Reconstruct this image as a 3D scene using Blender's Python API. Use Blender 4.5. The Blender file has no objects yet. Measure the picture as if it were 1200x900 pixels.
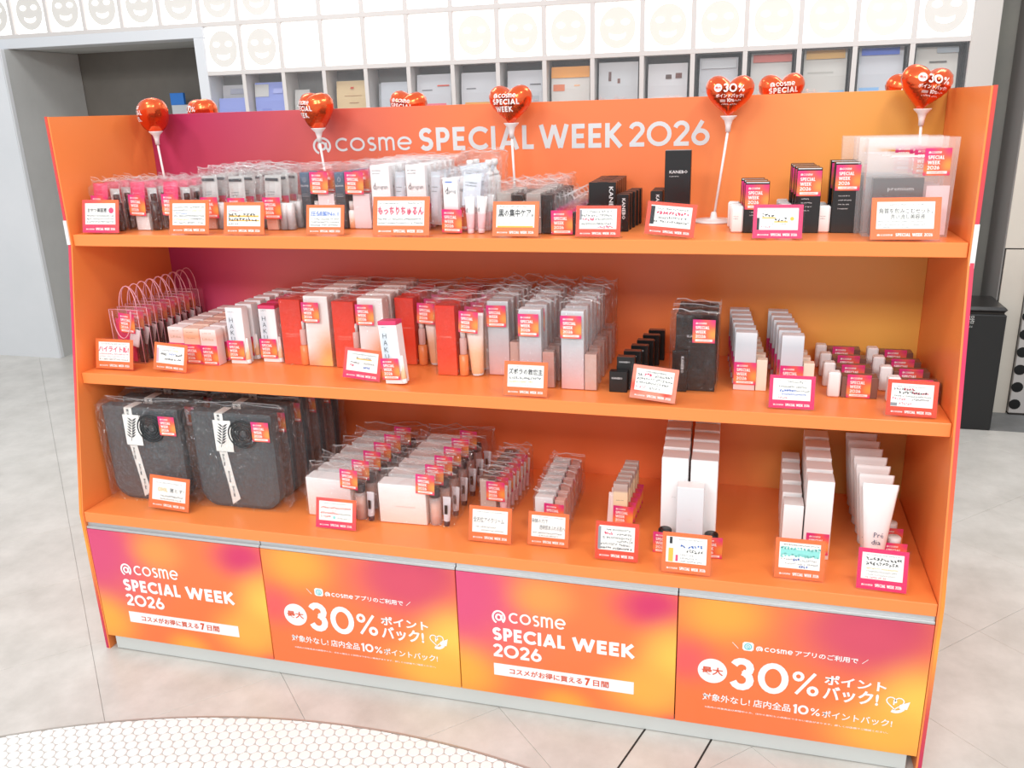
import bpy, math, random
from mathutils import Matrix, Vector
random.seed(7)
PI = math.pi
S = bpy.context.scene
COL = S.collection

# ------------------------------------------------------------------ camera
W = 2.16
YAW, PIT, ROL = -0.2729, -0.3114, -0.0313
cam_d = bpy.data.cameras.new('camera')
cam = bpy.data.objects.new('camera', cam_d); COL.objects.link(cam)
cy, sy, cp, sp = math.cos(YAW), math.sin(YAW), math.cos(PIT), math.sin(PIT)
fw = Vector((sy*cp, cy*cp, sp)); r0 = Vector((cy, -sy, 0)); u0 = r0.cross(fw)
c, s = math.cos(ROL), math.sin(ROL)
rt = c*r0+s*u0; up = -s*r0+c*u0
cam.matrix_world = Matrix(((rt.x, up.x, -fw.x, 1.7239), (rt.y, up.y, -fw.y, -1.7342), (rt.z, up.z, -fw.z, 1.4494), (0, 0, 0, 1)))
cam_d.sensor_width = 36; cam_d.lens = 1003.9/1200*36; cam_d.clip_start = .05
S.camera = cam
# ------------------------------------------------------------------ light
S.view_settings.view_transform = 'Standard'; S.view_settings.look = 'None'
S.view_settings.gamma = 1; S.view_settings.use_curve_mapping = False
S.view_settings.exposure = 0.06
S.cycles.transparent_max_bounces = 40
S.cycles.max_bounces = 8
S.cycles.glossy_bounces = 3; S.cycles.transmission_bounces = 4; S.cycles.diffuse_bounces = 4
wd = bpy.data.worlds.new('world'); S.world = wd; wd.use_nodes = True
wd.node_tree.nodes['Background'].inputs[0].default_value = (.93, .96, 1, 1)
wd.node_tree.nodes['Background'].inputs[1].default_value = .86
def area(name, loc, sx, sy_, e, tgt=None, col=(1, 1, 1)):
    l = bpy.data.lights.new(name, 'AREA'); l.shape = 'RECTANGLE'; l.size = sx; l.size_y = sy_; l.energy = e; l.color = col
    o = bpy.data.objects.new(name, l); COL.objects.link(o); o.location = loc
    if tgt: o.rotation_euler = (Vector(tgt)-Vector(loc)).to_track_quat('-Z', 'Y').to_euler()
    return o
area('ceiling_lamp', (-.5, -.75, 2.9), .30, .22, 11, (.5, .45, .9), (.96, .98, 1))
area('ceiling_lamp', (2.5, -.85, 2.9), .30, .22, 11, (1.7, .45, .9), (1, .97, .92))
area('ceiling_lamp', (-.3, -4.6, 3.7), 1.8, .9, 84, (.7, .3, .6))  # distant store light, added as front fill for the shelf interiors
area('ceiling_lamp', (2.5, -4.6, 3.7), 1.8, .9, 84, (1.5, .3, .6))  # right-hand front fill, likewise added to brighten the shelves
area('ceiling_lamp', (-.6, 1.5, 3.2), 1.2, .5, 20)
area('ceiling_lamp', (2.6, 1.5, 3.2), 1.2, .5, 20)

# ------------------------------------------------------------------ materials
MT = {}
def mat(name, col, rough=.5, metal=0, emit=0, alpha=None, coat=0):
    if name in MT: return MT[name]
    m = bpy.data.materials.new(name); m.use_nodes = True
    b = m.node_tree.nodes['Principled BSDF']
    b.inputs['Base Color'].default_value = (*col, 1); b.inputs['Roughness'].default_value = rough
    b.inputs['Metallic'].default_value = metal; b.inputs['Coat Weight'].default_value = coat
    if emit:
        b.inputs['Emission Color'].default_value = (*col, 1); b.inputs['Emission Strength'].default_value = emit
    MT[name] = m
    return m
def hexc(h):
    v = [int(h[i:i+2], 16)/255 for i in (0, 2, 4)]
    return tuple(x/12.92 if x <= .04045 else ((x+.055)/1.055)**2.4 for x in v)
def hm(name, h, rough=.5, **k): return mat(name, hexc(h), rough, **k)
def N(m, t, **k):
    n = m.node_tree.nodes.new(t)
    for a, b in k.items(): setattr(n, a, b)
    return n
def blobs(name, base, bl, coord='Object', rough=.42, noise=.03, scale=1.0):
    """printed colour field: soft round blobs (x, z, radius, colour) over a base colour"""
    if name in MT: return MT[name]
    m = mat(name, base, rough); nt = m.node_tree; L = nt.links
    tc = N(m, 'ShaderNodeTexCoord'); ns = N(m, 'ShaderNodeTexNoise'); ns.inputs['Scale'].default_value = 3.0/scale
    L.new(tc.outputs[coord], ns.inputs['Vector'])
    va = N(m, 'ShaderNodeVectorMath', operation='MULTIPLY_ADD')
    L.new(ns.outputs['Color'], va.inputs[0]); va.inputs[1].default_value = (noise, 0, noise); L.new(tc.outputs[coord], va.inputs[2])
    fl = N(m, 'ShaderNodeVectorMath', operation='MULTIPLY'); L.new(va.outputs[0], fl.inputs[0]); fl.inputs[1].default_value = (1, 0, 1)
    prev = None
    for (x, z, r, colr) in bl:
        rx, rz = r if isinstance(r, tuple) else (r, r)
        sc = N(m, 'ShaderNodeVectorMath', operation='MULTIPLY'); L.new(fl.outputs[0], sc.inputs[0]); sc.inputs[1].default_value = (1/rx, 0, 1/rz)
        d = N(m, 'ShaderNodeVectorMath', operation='DISTANCE'); L.new(sc.outputs[0], d.inputs[0])
        d.inputs[1].default_value = ((x+noise*.5)/rx, 0, (z+noise*.5)/rz)
        mr = N(m, 'ShaderNodeMapRange', interpolation_type='SMOOTHERSTEP'); L.new(d.outputs['Value'], mr.inputs[0])
        mr.inputs[1].default_value = 0; mr.inputs[2].default_value = 1; mr.inputs[3].default_value = 1; mr.inputs[4].default_value = 0
        mx = N(m, 'ShaderNodeMix', data_type='RGBA'); L.new(mr.outputs[0], mx.inputs[0])
        if prev is None: mx.inputs[6].default_value = (*base, 1)
        else: L.new(prev, mx.inputs[6])
        mx.inputs[7].default_value = (*colr, 1); prev = mx.outputs[2]
    L.new(prev, m.node_tree.nodes['Principled BSDF'].inputs['Base Color'])
    return m
def ramp(name, stops, axis=2, coord='Generated', rough=.4, metal=0):
    if name in MT: return MT[name]
    m = mat(name, stops[0][1], rough, metal); L = m.node_tree.links
    tc = N(m, 'ShaderNodeTexCoord'); sx = N(m, 'ShaderNodeSeparateXYZ'); L.new(tc.outputs[coord], sx.inputs[0])
    cr = N(m, 'ShaderNodeValToRGB'); L.new(sx.outputs[axis], cr.inputs[0]); e = cr.color_ramp.elements
    for i, (p, cc) in enumerate(stops):
        q = e[i] if i < 2 else e.new(p)
        q.position = p; q.color = (*cc, 1)
    L.new(cr.outputs[0], m.node_tree.nodes['Principled BSDF'].inputs['Base Color'])
    return m
def film(name, tint=(1, 1, 1), rough=.12, gl=.55, base=.03, bump=.0, milky=0, fmin=.1):
    """thin clear plastic: see-through with sharp sheen at grazing and creased spots"""
    if name in MT: return MT[name]
    m = bpy.data.materials.new(name); m.use_nodes = True; nt = m.node_tree; L = nt.links; nt.nodes.clear()
    out = N(m, 'ShaderNodeOutputMaterial'); tr = N(m, 'ShaderNodeBsdfTransparent'); tr.inputs[0].default_value = (*tint, 1)
    g = N(m, 'ShaderNodeBsdfGlossy'); g.inputs['Roughness'].default_value = rough
    lw = N(m, 'ShaderNodeLayerWeight'); lw.inputs['Blend'].default_value = .35
    mr = N(m, 'ShaderNodeMapRange'); L.new(lw.outputs['Facing'], mr.inputs[0]); mr.inputs[1].default_value = fmin
    mr.inputs[3].default_value = base; mr.inputs[4].default_value = gl
    a = N(m, 'ShaderNodeMixShader'); L.new(mr.outputs[0], a.inputs[0]); L.new(tr.outputs[0], a.inputs[1]); L.new(g.outputs[0], a.inputs[2])
    if bump:
        tc = N(m, 'ShaderNodeTexCoord'); ns = N(m, 'ShaderNodeTexNoise'); ns.inputs['Scale'].default_value = 55; ns.inputs['Distortion'].default_value = 1.5
        L.new(tc.outputs['Object'], ns.inputs['Vector'])
        bp = N(m, 'ShaderNodeBump'); bp.inputs['Strength'].default_value = bump; bp.inputs['Distance'].default_value = .035
        L.new(ns.outputs[0], bp.inputs['Height']); L.new(bp.outputs[0], g.inputs['Normal'])
    last = a.outputs[0]
    if milky:
        df = N(m, 'ShaderNodeBsdfDiffuse'); df.inputs[0].default_value = (.95, .93, .93, 1)
        b = N(m, 'ShaderNodeMixShader'); b.inputs[0].default_value = milky; L.new(last, b.inputs[1]); L.new(df.outputs[0], b.inputs[2]); last = b.outputs[0]
    L.new(last, out.inputs[0]); MT[name] = m
    return m

O1 = hexc('F4701E'); PINK = hexc('DB2E6C'); YEL = hexc('F7BE4A'); ORG = hexc('F5722F')
orange = mat('orange_laminate', hexc('F78C48'), .34)
white_print = mat('white_print', (.86, .87, .87), .5)
FILM = film('clear_film', rough=.05, gl=.55, base=.055, bump=1.0)
SEAM = film('film_seam', rough=.1, gl=.5, base=.2, milky=.35)
FILM2 = film('soft_vinyl', rough=.2, gl=.5, base=.05, milky=.17, bump=.06)
ACR = film('acrylic', rough=.03, gl=.3, base=.006, fmin=.5)
STK = blobs('sticker_ink', hexc('F0684A'), [(-.022, .050, .040, hexc('D8307A')), (.024, .054, .026, hexc('DC3A76')), (.022, .020, .022, hexc('F29A4A')), (-.018, .010, .020, hexc('F2894A')), (.024, -.002, .018, hexc('DE3A6E')), (-.026, .0, .014, hexc('DE3A6E'))], noise=.0, scale=.1)

# ------------------------------------------------------------------ mesh builder
class MB:
    def __init__(s): s.v = []; s.f = []; s.m = []; s.sm = []
    def add(s, vs, fs, mi=0, sm=False, T=None):
        o = len(s.v)
        s.v += [tuple(T @ Vector(p)) for p in vs] if T else [tuple(p) for p in vs]
        s.f += [tuple(i+o for i in f) for f in fs]; s.m += [mi]*len(fs); s.sm += [sm]*len(fs)
        return s
    def box(s, x0, x1, y0, y1, z0, z1, mi=0, T=None, c=0):
        if not c:
            vs = [(x, y, z) for z in (z0, z1) for y in (y0, y1) for x in (x0, x1)]
            fs = [(0, 2, 3, 1), (4, 5, 7, 6), (0, 1, 5, 4), (2, 6, 7, 3), (0, 4, 6, 2), (1, 3, 7, 5)]
            return s.add(vs, fs, mi, False, T)
        vs = []
        for z, dz in ((z0, 0), (z0, 1), (z1, 1), (z1, 0)):
            zz = z+(c if z == z0 else -c)*dz; k = 0 if dz else c
            for X, Y, ax in ((x0, y0, 0), (x0, y0, 1), (x1, y0, 1), (x1, y0, 0), (x1, y1, 0), (x1, y1, 1), (x0, y1, 1), (x0, y1, 0)):
                sx = 1 if X == x0 else -1; sy2 = 1 if Y == y0 else -1
                if dz: px, py = (X, Y+sy2*c) if not ax else (X+sx*c, Y)
                else: px, py = X+sx*c, Y+sy2*c
                vs.append((px, py, zz))
        fs = [tuple(range(7, -1, -1)), tuple(range(24, 32))]
        for a in range(3):
            for i in range(8):
                j = (i+1) % 8; fs.append((a*8+i, a*8+j, a*8+8+j, a*8+8+i))
        return s.add(vs, fs, mi, False, T)
    def lathe(s, prof, n=12, mi=0, x=0, y=0, sm=True, T=None, ey=1.0):
        vs = []
        for r, z in prof: vs += [(x+r*math.cos(2*PI*i/n), y+ey*r*math.sin(2*PI*i/n), z) for i in range(n)]
        fs = []
        for a in range(len(prof)-1):
            for i in range(n):
                j = (i+1) % n; fs.append((a*n+i, a*n+j, a*n+n+j, a*n+n+i))
        fs.append(tuple(range(n-1, -1, -1))); fs.append(tuple(range((len(prof)-1)*n, len(prof)*n)))
        return s.add(vs, fs, mi, sm, T)
    def prism(s, pts, y0, y1, mi=0, T=None, plane='xz'):
        """outline in x,z pushed along y (or y,z along x)"""
        n = len(pts)
        if plane == 'xz': vs = [(a, y0, b) for a, b in pts]+[(a, y1, b) for a, b in pts]
        elif plane == 'yz': vs = [(y0, a, b) for a, b in pts]+[(y1, a, b) for a, b in pts]
        else: vs = [(a, b, y0) for a, b in pts]+[(a, b, y1) for a, b in pts]
        fs = [tuple(range(n)), tuple(range(2*n-1, n-1, -1))]+[(i, n+i, n+(i+1) % n, (i+1) % n) for i in range(n)]
        return s.add(vs, fs, mi, False, T)
    def tube(s, pts, r, n=6, mi=0, T=None):
        vs = []; P = [Vector(p) for p in pts]
        for i, p in enumerate(P):
            d = (P[min(i+1, len(P)-1)]-P[max(i-1, 0)]).normalized()
            a = d.cross(Vector((.3, 1, .1)) if abs(d.y) < .9 else Vector((1, 0, 0))).normalized(); b = d.cross(a)
            vs += [tuple(p+r*(math.cos(2*PI*k/n)*a+math.sin(2*PI*k/n)*b)) for k in range(n)]
        fs = [(i*n+k, i*n+(k+1) % n, (i+1)*n+(k+1) % n, (i+1)*n+k) for i in range(len(P)-1) for k in range(n)]
        fs += [tuple(range(n-1, -1, -1)), tuple(range((len(P)-1)*n, len(P)*n))]
        return s.add(vs, fs, mi, True, T)
    def rib(s, pts, w, y=0, mi=0, f=None):
        """flat stroke of width w along pts in the x,z plane, facing -y"""
        P = [Vector(p) for i, p in enumerate(pts) if not i or math.dist(p, pts[i-1]) > 1e-7]; n = len(P); L = []; R = []
        closed = n > 3 and (P[0]-P[-1]).length < 1e-6
        for i in range(n):
            a = P[i]-P[i-1] if i else (P[-1]-P[-2] if closed else P[1]-P[0])
            b = P[i+1]-P[i] if i < n-1 else (P[1]-P[0] if closed else a)
            a = a.normalized(); b = b.normalized(); t = (a+b)
            t = t.normalized() if t.length > .05 else b
            k = max(.45, t.dot(b)); nn = Vector((-t.y, t.x))*(w/2/k)
            L.append(P[i]+nn); R.append(P[i]-nn)
        vs = [(q.x, y, q.y) for q in L]+[(q.x, y, q.y) for q in R]
        s.add(vs, [(i, n+i, n+i+1, i+1) for i in range(n-1)], mi)
        return s
    def mesh(s, name, mats):
        me = bpy.data.meshes.new(name); me.from_pydata(s.v, [], s.f)
        for m in (mats if isinstance(mats, (list, tuple)) else [mats]): me.materials.append(m)
        me.polygons.foreach_set('material_index', s.m); me.polygons.foreach_set('use_smooth', s.sm)
        me.update(); return me
    def obj(s, name, mats, parent=None, loc=(0, 0, 0), rot=(0, 0, 0)):
        return link(name, s.mesh(name, mats), parent, loc, rot)
def link(name, data, parent=None, loc=(0, 0, 0), rot=(0, 0, 0)):
    o = bpy.data.objects.new(name, data); COL.objects.link(o); o.parent = parent
    o.location = loc; o.rotation_euler = rot; return o
def thing(name, label, cat, loc=(0, 0, 0), rot=(0, 0, 0), group=None, data=None):
    o = link(name, data, None, loc, rot); tag(o, label, cat, group); return o
def tag(o, label, cat, group=None):
    o['label'] = label; o['category'] = cat
    if group: o['group'] = group
    return o
def struct(o): o['kind'] = 'structure'; return o
# prototypes: kind name, list of parts (name, mesh, loc, rot, [sub-parts])
def spawn(pr, label, cat, loc, rot=(0, 0, 0), group=None):
    o = thing(pr[0], label, cat, loc, rot, group)
    for p in pr[1]: place(p, o)
    return o
def place(p, parent):
    q = link(p[0], p[1], parent, p[2] if len(p) > 2 else (0, 0, 0), p[3] if len(p) > 3 else (0, 0, 0))
    for c in (p[4] if len(p) > 4 else ()): place(c, q)
# ------------------------------------------------------------------ stroke lettering (geometric sans)
def arc(cx, cz, rx, rz, a0, a1, n=10):
    return [(cx+rx*math.cos(math.radians(a0+(a1-a0)*i/n)), cz+rz*math.sin(math.radians(a0+(a1-a0)*i/n))) for i in range(n+1)]
def glyph(ch, w):
    h = w/2; b = 1-h; mid = .52
    if ch == 'S':
        rt_ = (1-w-.0)/4; return .62, [arc(.31, b-rt_, .31-h, rt_, 25, 270, 9)+arc(.31, h+rt_, .31-h, rt_, 90, -155, 9)]
    if ch == 'P': return .6, [[(h, 0), (h, 1)], [(h, b), (.32, b)]+arc(.32, b-.26+h*.3, .28-h, .26-h*.3, 90, -90, 8)+[(h, b-.52+h*.6)]]
    if ch == 'E': return .55, [[(h, 0), (h, 1)], [(h, b), (.53, b)], [(h, h), (.53, h)], [(h, .5), (.49, .5)]]
    if ch == 'C': return .82, [arc(.5, .5, .5-h, .5-h, 42, 318, 16)]
    if ch == 'I': return w+.04, [[(h+.02, 0), (h+.02, 1)]]
    if ch == 'A': return .84, [[(.04+h*.5, 0), (.42, 1-h*.4)], [(.42, 1-h*.4), (.80-h*.5, 0)], [(.2, .27), (.64, .27)]]
    if ch == 'L': return .5, [[(h, 0), (h, 1)], [(h, h), (.48, h)]]
    if ch == 'W': return 1.22, [[(h*.8, 1), (.34, .03)], [(.34, .03), (.61, 1-h*.3)], [(.61, 1-h*.3), (.88, .03)], [(.88, .03), (1.22-h*.8, 1)]]
    if ch == 'K': return .68, [[(h, 0), (h, 1)], [(h, .42), (.6, 1-h*.2)], [(.25, .5), (.64, h*.2)]]
    if ch == '2': return .64, [arc(.31, b-.25+h*.4, .29-h*.6, .25-h*.3, 170, -40, 9)+[(h*.9, h)], [(0.02, h), (.62, h)]]
    if ch == '0': return 1.0, [arc(.5, .5, .5-h, .5-h, 0, 360, 22)]
    if ch == 'o': return .8, [arc(.4, .5, .4-h*.9, .5-h, 0, 360, 20)]
    if ch == '6': return .72, [arc(.36, .34, .36-h, .34-h, 0, 360, 16), [(h+.02, .42), (.42, 1-h*.2)]]
    if ch == '3': return .66, [arc(.31, b-.22+h*.3, .27-h*.5, .22-h*.1, 160, -80, 9), arc(.31, h+.26-h*.3, .33-h, .27-h*.3, 85, -160, 9)]
    if ch == '1': return .36, [[(.25, 0), (.25, 1)], [(.25, b-.02), (.02, b-.1)]]
    if ch == '%': return 1.0, [arc(.21, .79, .2-h*.6, .2-h*.6, 0, 360, 12), arc(.79, .21, .2-h*.6, .2-h*.6, 0, 360, 12), [(.16, -.0), (.84, 1)]]
    # rounded lower case for the shop logo; x-height = 1
    if ch == '@': return 1.36, [arc(.62, .42, .62-h, .66-h, -50, 315-50-20, 22)[::1], arc(.62, .42, .24, .26, 0, 360, 14), [(.9, .68), (.9, .3), (.98, .14), (1.12, .16)]]
    if ch == 'c': return .82, [arc(.5, .5, .5-h, .5-h, 48, 312, 14)]
    if ch == 'q': return 1.0, [arc(.5, .5, .5-h, .5-h, 0, 360, 18)]
    if ch == 's': return .56, [arc(.3, .75-h*.3, .25-h*.4, .25-h*.6, 40, 270, 8)+arc(.28, .25+h*.3, .26-h*.4, .25-h*.4, 90, -140, 8)]
    if ch == 'm': return 1.06, [[(h, 0), (h, .98)], [(h, .6)]+arc(.3, .68, .23-h*.2, .32-h, 170, 0, 8)+[(.53, 0)], arc(.76, .68, .23-h*.2, .32-h, 180, 0, 8)+[(1.0-h*.2, 0)]]
    if ch == 'e': return .96, [arc(.48, .5, .48-h, .5-h, 0, 318, 16), [(h, .5), (.96-h, .5)]]
    return .3, []
def letters(mb, s, x0, x1, z0, hgt, w=.2, gap=.13, y=0, mi=0, space=.34, half=True):
    gl = [(ch, glyph(ch, w) if ch != ' ' else (space-gap, [])) for ch in s]
    tot = sum(g[0]+gap for _, g in gl)-gap; sx = (x1-x0)/tot; x = 0
    for ch, (adv, st) in gl:
        for k, p in enumerate(st):
            if half and len(p) > 13: p = p
            mb.rib([(x0+(x+a)*sx, z0+b*hgt) for a, b in p], w*(sx+hgt)/2, y-.00002*k, mi)
        x += adv+gap
LOGO = '@cqsme'
def logo(mb, x0, x1, z0, h, y=0, mi=0, w=.17): letters(mb, LOGO, x0, x1, z0, h, w, .16, y, mi)
# ------------------------------------------------------------------ font text (built-in font) turned to flat mesh
TC = {}
def raw(sn, off=0.0, res=2):
    k = (sn, off, res)
    if k in TC: return TC[k]
    cu = bpy.data.curves.new('t', 'FONT'); cu.body = sn; cu.resolution_u = res; cu.offset = off; cu.fill_mode = 'FRONT'
    o = bpy.data.objects.new('t', cu); COL.objects.link(o)
    dg = bpy.context.evaluated_depsgraph_get(); dg.update()
    me = bpy.data.meshes.new_from_object(o.evaluated_get(dg))
    vs = [tuple(v.co) for v in me.vertices]; fs = [tuple(p.vertices) for p in me.polygons]
    bpy.data.objects.remove(o); bpy.data.curves.remove(cu); bpy.data.meshes.remove(me)
    xs = [v[0] for v in vs] or [0]; ys = [v[1] for v in vs] or [0]
    TC[k] = (vs, fs, min(xs), max(xs), min(ys), max(ys)); return TC[k]
def text(mb, sn, x0, x1, z0, z1, y=0, mi=0, off=0.0, res=2, vert=False):
    """fit the text's outline box to x0..x1, z0..z1 (vert: turned to read downwards)"""
    vs, fs, a, b, c_, d = raw(sn, off, res)
    if not fs: return
    o = []
    for v in vs:
        u = (v[0]-a)/(b-a); t = (v[1]-c_)/(d-c_)
        if vert: o.append((x0+(x1-x0)*t, y, z1-(z1-z0)*u))
        else: o.append((x0+(x1-x0)*u, y, z0+(z1-z0)*t))
    mb.add(o, fs, mi)
def scribble(mb, rnd, x0, x1, z, h, y, mi=0, w=None):
    """a line of small illegible handwriting"""
    w = w or h*.16; x = x0
    while x < x1-h*.5:
        cw = h*rnd.uniform(.6, .95)
        for k in range(rnd.choice((2, 3, 3))):
            a = (x+rnd.uniform(0, .25)*cw, z+rnd.uniform(0, 1)*h); b = (x+rnd.uniform(.5, 1)*cw, z+rnd.uniform(0, 1)*h)
            mb.rib([a, ((a[0]+b[0])/2+rnd.uniform(-.1, .1)*h, (a[1]+b[1])/2+rnd.uniform(-.15, .15)*h), b], w, y, mi)
        x += cw*1.08+(h*.6 if rnd.random() < .08 else 0)
# ================================================================== SETTING
def noisy(name, c1, c2, scale, rough=.45, bump=0, detail=6):
    m = mat(name, c1, rough); L = m.node_tree.links; b = m.node_tree.nodes['Principled BSDF']
    g = N(m, 'ShaderNodeNewGeometry'); n1 = N(m, 'ShaderNodeTexNoise'); n1.inputs['Scale'].default_value = scale; n1.inputs['Detail'].default_value = detail
    n1.inputs['Roughness'].default_value = .65; L.new(g.outputs['Position'], n1.inputs['Vector'])
    cr = N(m, 'ShaderNodeValToRGB'); L.new(n1.outputs[0], cr.inputs[0]); cr.color_ramp.elements[0].position = .3; cr.color_ramp.elements[1].position = .68
    cr.color_ramp.elements[0].color = (*c1, 1); cr.color_ramp.elements[1].color = (*c2, 1); L.new(cr.outputs[0], b.inputs['Base Color'])
    if bump:
        bp = N(m, 'ShaderNodeBump'); bp.inputs['Strength'].default_value = bump; bp.inputs['Distance'].default_value = .001; L.new(n1.outputs[0], bp.inputs['Height']); L.new(bp.outputs[0], b.inputs['Normal'])
    return m
stone = noisy('stone_tile', hexc('BDB9B1'), hexc('D6D2CB'), 5.5, .3)
grout = hm('grout', 'A5A19A', .8)
floor = struct(MB().box(-4.2, 4.4, -2.9, 4.2, -.06, -.004).obj('floor', grout))
PT = .4375; tm = MB().box(-PT/2+.0004, PT/2-.0004, -PT/2+.0004, PT/2-.0004, -.006, 0, c=.0004).mesh('floor_tile', stone)
def uvxy(u, v): return (u+v)/2, (u-v)/2      # u = x+y, v = x-y
for i in range(-9, 11):
    for j in range(-10, 12):
        x, y = uvxy(-.056+.6187*(i+.5), -.065+.6187*(j+.5))
        if -3.6 < x < 3.9 and -.9 < y < 3.5 and not ((x-.912)**2+(y+2.04)**2 < 1.55**2):
            link('floor_tile', tm, floor, (x, y, 0), (0, 0, PI/4))
# round mosaic inlay
CX, CY, CR = .912, -2.04, 1.899
MB().lathe([(CR-.006, -.003), (CR-.006, .0010)], 160, x=CX, y=CY, sm=False).obj('mosaic_bed', hm('mosaic_grout', 'C3C0BB', .7), floor)
v = []; n = 200
for k in range(n):
    a = 2*PI*k/n
    for r_, z_ in ((CR, -.002), (CR, .0022), (CR-.005, .0022), (CR-.005, -.002)): v.append((CX+r_*math.cos(a), CY+r_*math.sin(a), z_))
rim = MB().add(v, [(k*4+q, ((k+1) % n)*4+q, ((k+1) % n)*4+q+1, k*4+q+1) for k in range(n) for q in range(3)])
rim.obj('metal_rim', hm('brushed_steel', 'B9B3AA', .4, metal=.5), floor)
hexm = hm('mosaic_glaze', 'F3F3EF', .2)
HP = .0289; HA = math.radians(15.3)
def hexring(r, z, a0): return [(r*math.cos(a0+k*PI/3), r*math.sin(a0+k*PI/3), z) for k in range(6)]
def hexring(r, z, a0): return [(r*math.cos(a0+k*PI/3+e), r*math.sin(a0+k*PI/3+e), z) for k in range(6) for e in (-.24, .24)]
hb = MB().add(hexring(HP*.482, .0005, HA+PI/6)+hexring(HP*.478, .0020, HA+PI/6)+hexring(HP*.43, .0028, HA+PI/6),
              [(k, (k+1) % 12, 12+(k+1) % 12, 12+k) for k in range(12)]+[(12+k, 12+(k+1) % 12, 24+(k+1) % 12, 24+k) for k in range(12)]+[tuple(range(24, 36))], 0)
hme = hb.mesh('hex_tile', hexm)
cand = []
for i in range(-90, 90):
    for j in range(-90, 90):
        x = .2085+HP*(i*math.cos(HA)+j*math.cos(HA+PI/3)); y = -.3401+HP*(i*math.sin(HA)+j*math.sin(HA+PI/3))
        rr = math.hypot(x-CX, y-CY)
        if rr < CR+.004 and y > -1.1:
            p = Vector((x-1.7239, y+1.7342, -1.4494)); dz = p.dot(fw); px = 600+1003.9*p.dot(rt)/dz; py = 450-1003.9*p.dot(up)/dz
            cand.append((0 if (-8 < px < 1208 and py < 908) else 1, math.hypot(x-1.7, y+1.7), x, y))
cand.sort()
inv = [q for q in cand if q[0] == 0]
rest = MB()
for k, (q, d_, x, y) in enumerate(cand):
    if math.hypot(x-CX, y-CY) > CR-.026:       # cut tiles along the rim
        vs = []
        for a, b, c_ in hb.v:
            r_ = math.hypot(a+x-CX, b+y-CY); f = min(1, (CR-.0075)/r_); vs.append((CX+(a+x-CX)*f-x, CY+(b+y-CY)*f-y, c_))
        me_ = MB().add(vs, hb.f).mesh('hex_tile', hexm)
    else: me_ = hme; vs = hb.v
    if k < 300: link('hex_tile', me_, floor, (x, y, 0))
    elif y > -.95: rest.add([(a+x, b+y, c_) for a, b, c_ in vs], hb.f)
o = rest.obj('hex_tile_field', hexm, floor); o['kind'] = 'stuff'
print('hex in view', len(inv), 'of', len(cand))
# two open grooves running under the stand
dk = hm('groove_dark', '2C2723', .8)
for (x0, y0, x1, y1) in ((1.448, -.30, 1.60, .18), (1.607, -.30, 1.757, .18)):
    d_ = Vector((x1-x0, y1-y0)).normalized(); nn = Vector((-d_.y, d_.x))*.0022
    MB().prism([(x0+nn.x, y0+nn.y), (x1+nn.x, y1+nn.y), (x1-nn.x, y1-nn.y), (x0-nn.x, y0-nn.y)], -.002, .0008, plane='xy').obj('floor_groove', dk, floor)
MB().box(2.62, 4.2, 2.31, 2.565, -.003, .0015).obj('floor_shadow_strip', noisy('floor_shadow_grey', hexc('6E6E6C'), hexc('808080'), 9, .5), floor)  # shade along the right wall, painted as a dark strip on the floor

# ---- back of the shop
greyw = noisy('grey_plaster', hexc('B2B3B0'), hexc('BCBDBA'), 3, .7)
pale = noisy('pale_plaster', hexc('D3D6D8'), hexc('DADCDE'), 2, .6)
darkw = noisy('dark_panel', hexc('67625B'), hexc('726D66'), 3, .6)
struct(MB().box(-4.2, 4.2, 3.26, 3.36, 0, 3.0).obj('wall_back', darkw))
struct(MB().box(-4.1, -2.52, 2.63, 3.255, 0, 1.864).obj('wall_left', pale))
MB().box(-2.519, -2.515, 2.66, 3.255, 0.0, 1.864).obj('side_face_grey', greyw, bpy.data.objects['wall_left'])  # pillar's side face, a darker grey than its front
MB().box(-2.519, -2.512, 2.63, 2.66, 0.0, 1.864, c=.002).obj('corner_bead', pale, bpy.data.objects['wall_left'])
lt = hm('thin_line', 'A5A9AC', .6)
f_ = MB(); f_.box(-3.35, -3.09, 2.626, 2.6295, 1.20, 1.55); f_.obj('access_panel', hm('access_panel', 'BFC3C6', .6), bpy.data.objects['wall_left'])
struct(MB().box(2.60, 3.1, 2.86, 3.0, 0, 2.9).obj('wall_side', noisy('grey_column', hexc('7D7C78'), hexc('88877F'), 3, .7)))
beige = noisy('beige_panel', hexc('C9C1B5'), hexc('D0C8BB'), 3, .55)
wr = struct(MB().box(2.846, 4.2, 2.575, 2.85, 0, 2.9).obj('wall_right', hm('joint_dark', '3A3836', .7)))
MB().box(2.846, 4.2, 2.566, 2.576, .783, 2.9, c=.001).obj('wall_panel', beige, wr)
MB().box(2.852, 2.950, 2.566, 2.576, 0.0, .777, c=.001).obj('wall_panel', beige, wr)
MB().box(2.8405, 2.846, 2.57, 2.85, 0, 2.9).obj('side_lining', hm('side_lining', '7F7C79', .6), wr)
g = thing('perforated_cabinet', 'grey cabinet front with rows of round black holes at right edge of photo', 'cabinet', (2.954, 2.545, 0))
MB().box(0, .46, 0, .028, 0.01, .73, c=.002).obj('front_panel', hm('cabinet_grey', 'B9B5B1', .5), g)
MB().box(.004, .456, .001, .026, 0, .012).obj('plinth', dk, g)
hm_ = MB().lathe([(.025, -.004), (.025, .0006), (.023, .0010)], 14, T=Matrix.Rotation(-PI/2, 4, 'X')@Matrix.Scale(-1, 4, (0, 0, 1))).mesh('hole', hm('hole_black', '151515', .9))
for a in range(5):
    for b in range(8):
        link('hole', hm_, g, (.022+a*.09, -.0005, .054+b*.0845+(.042 if a % 2 else 0)))

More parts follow.
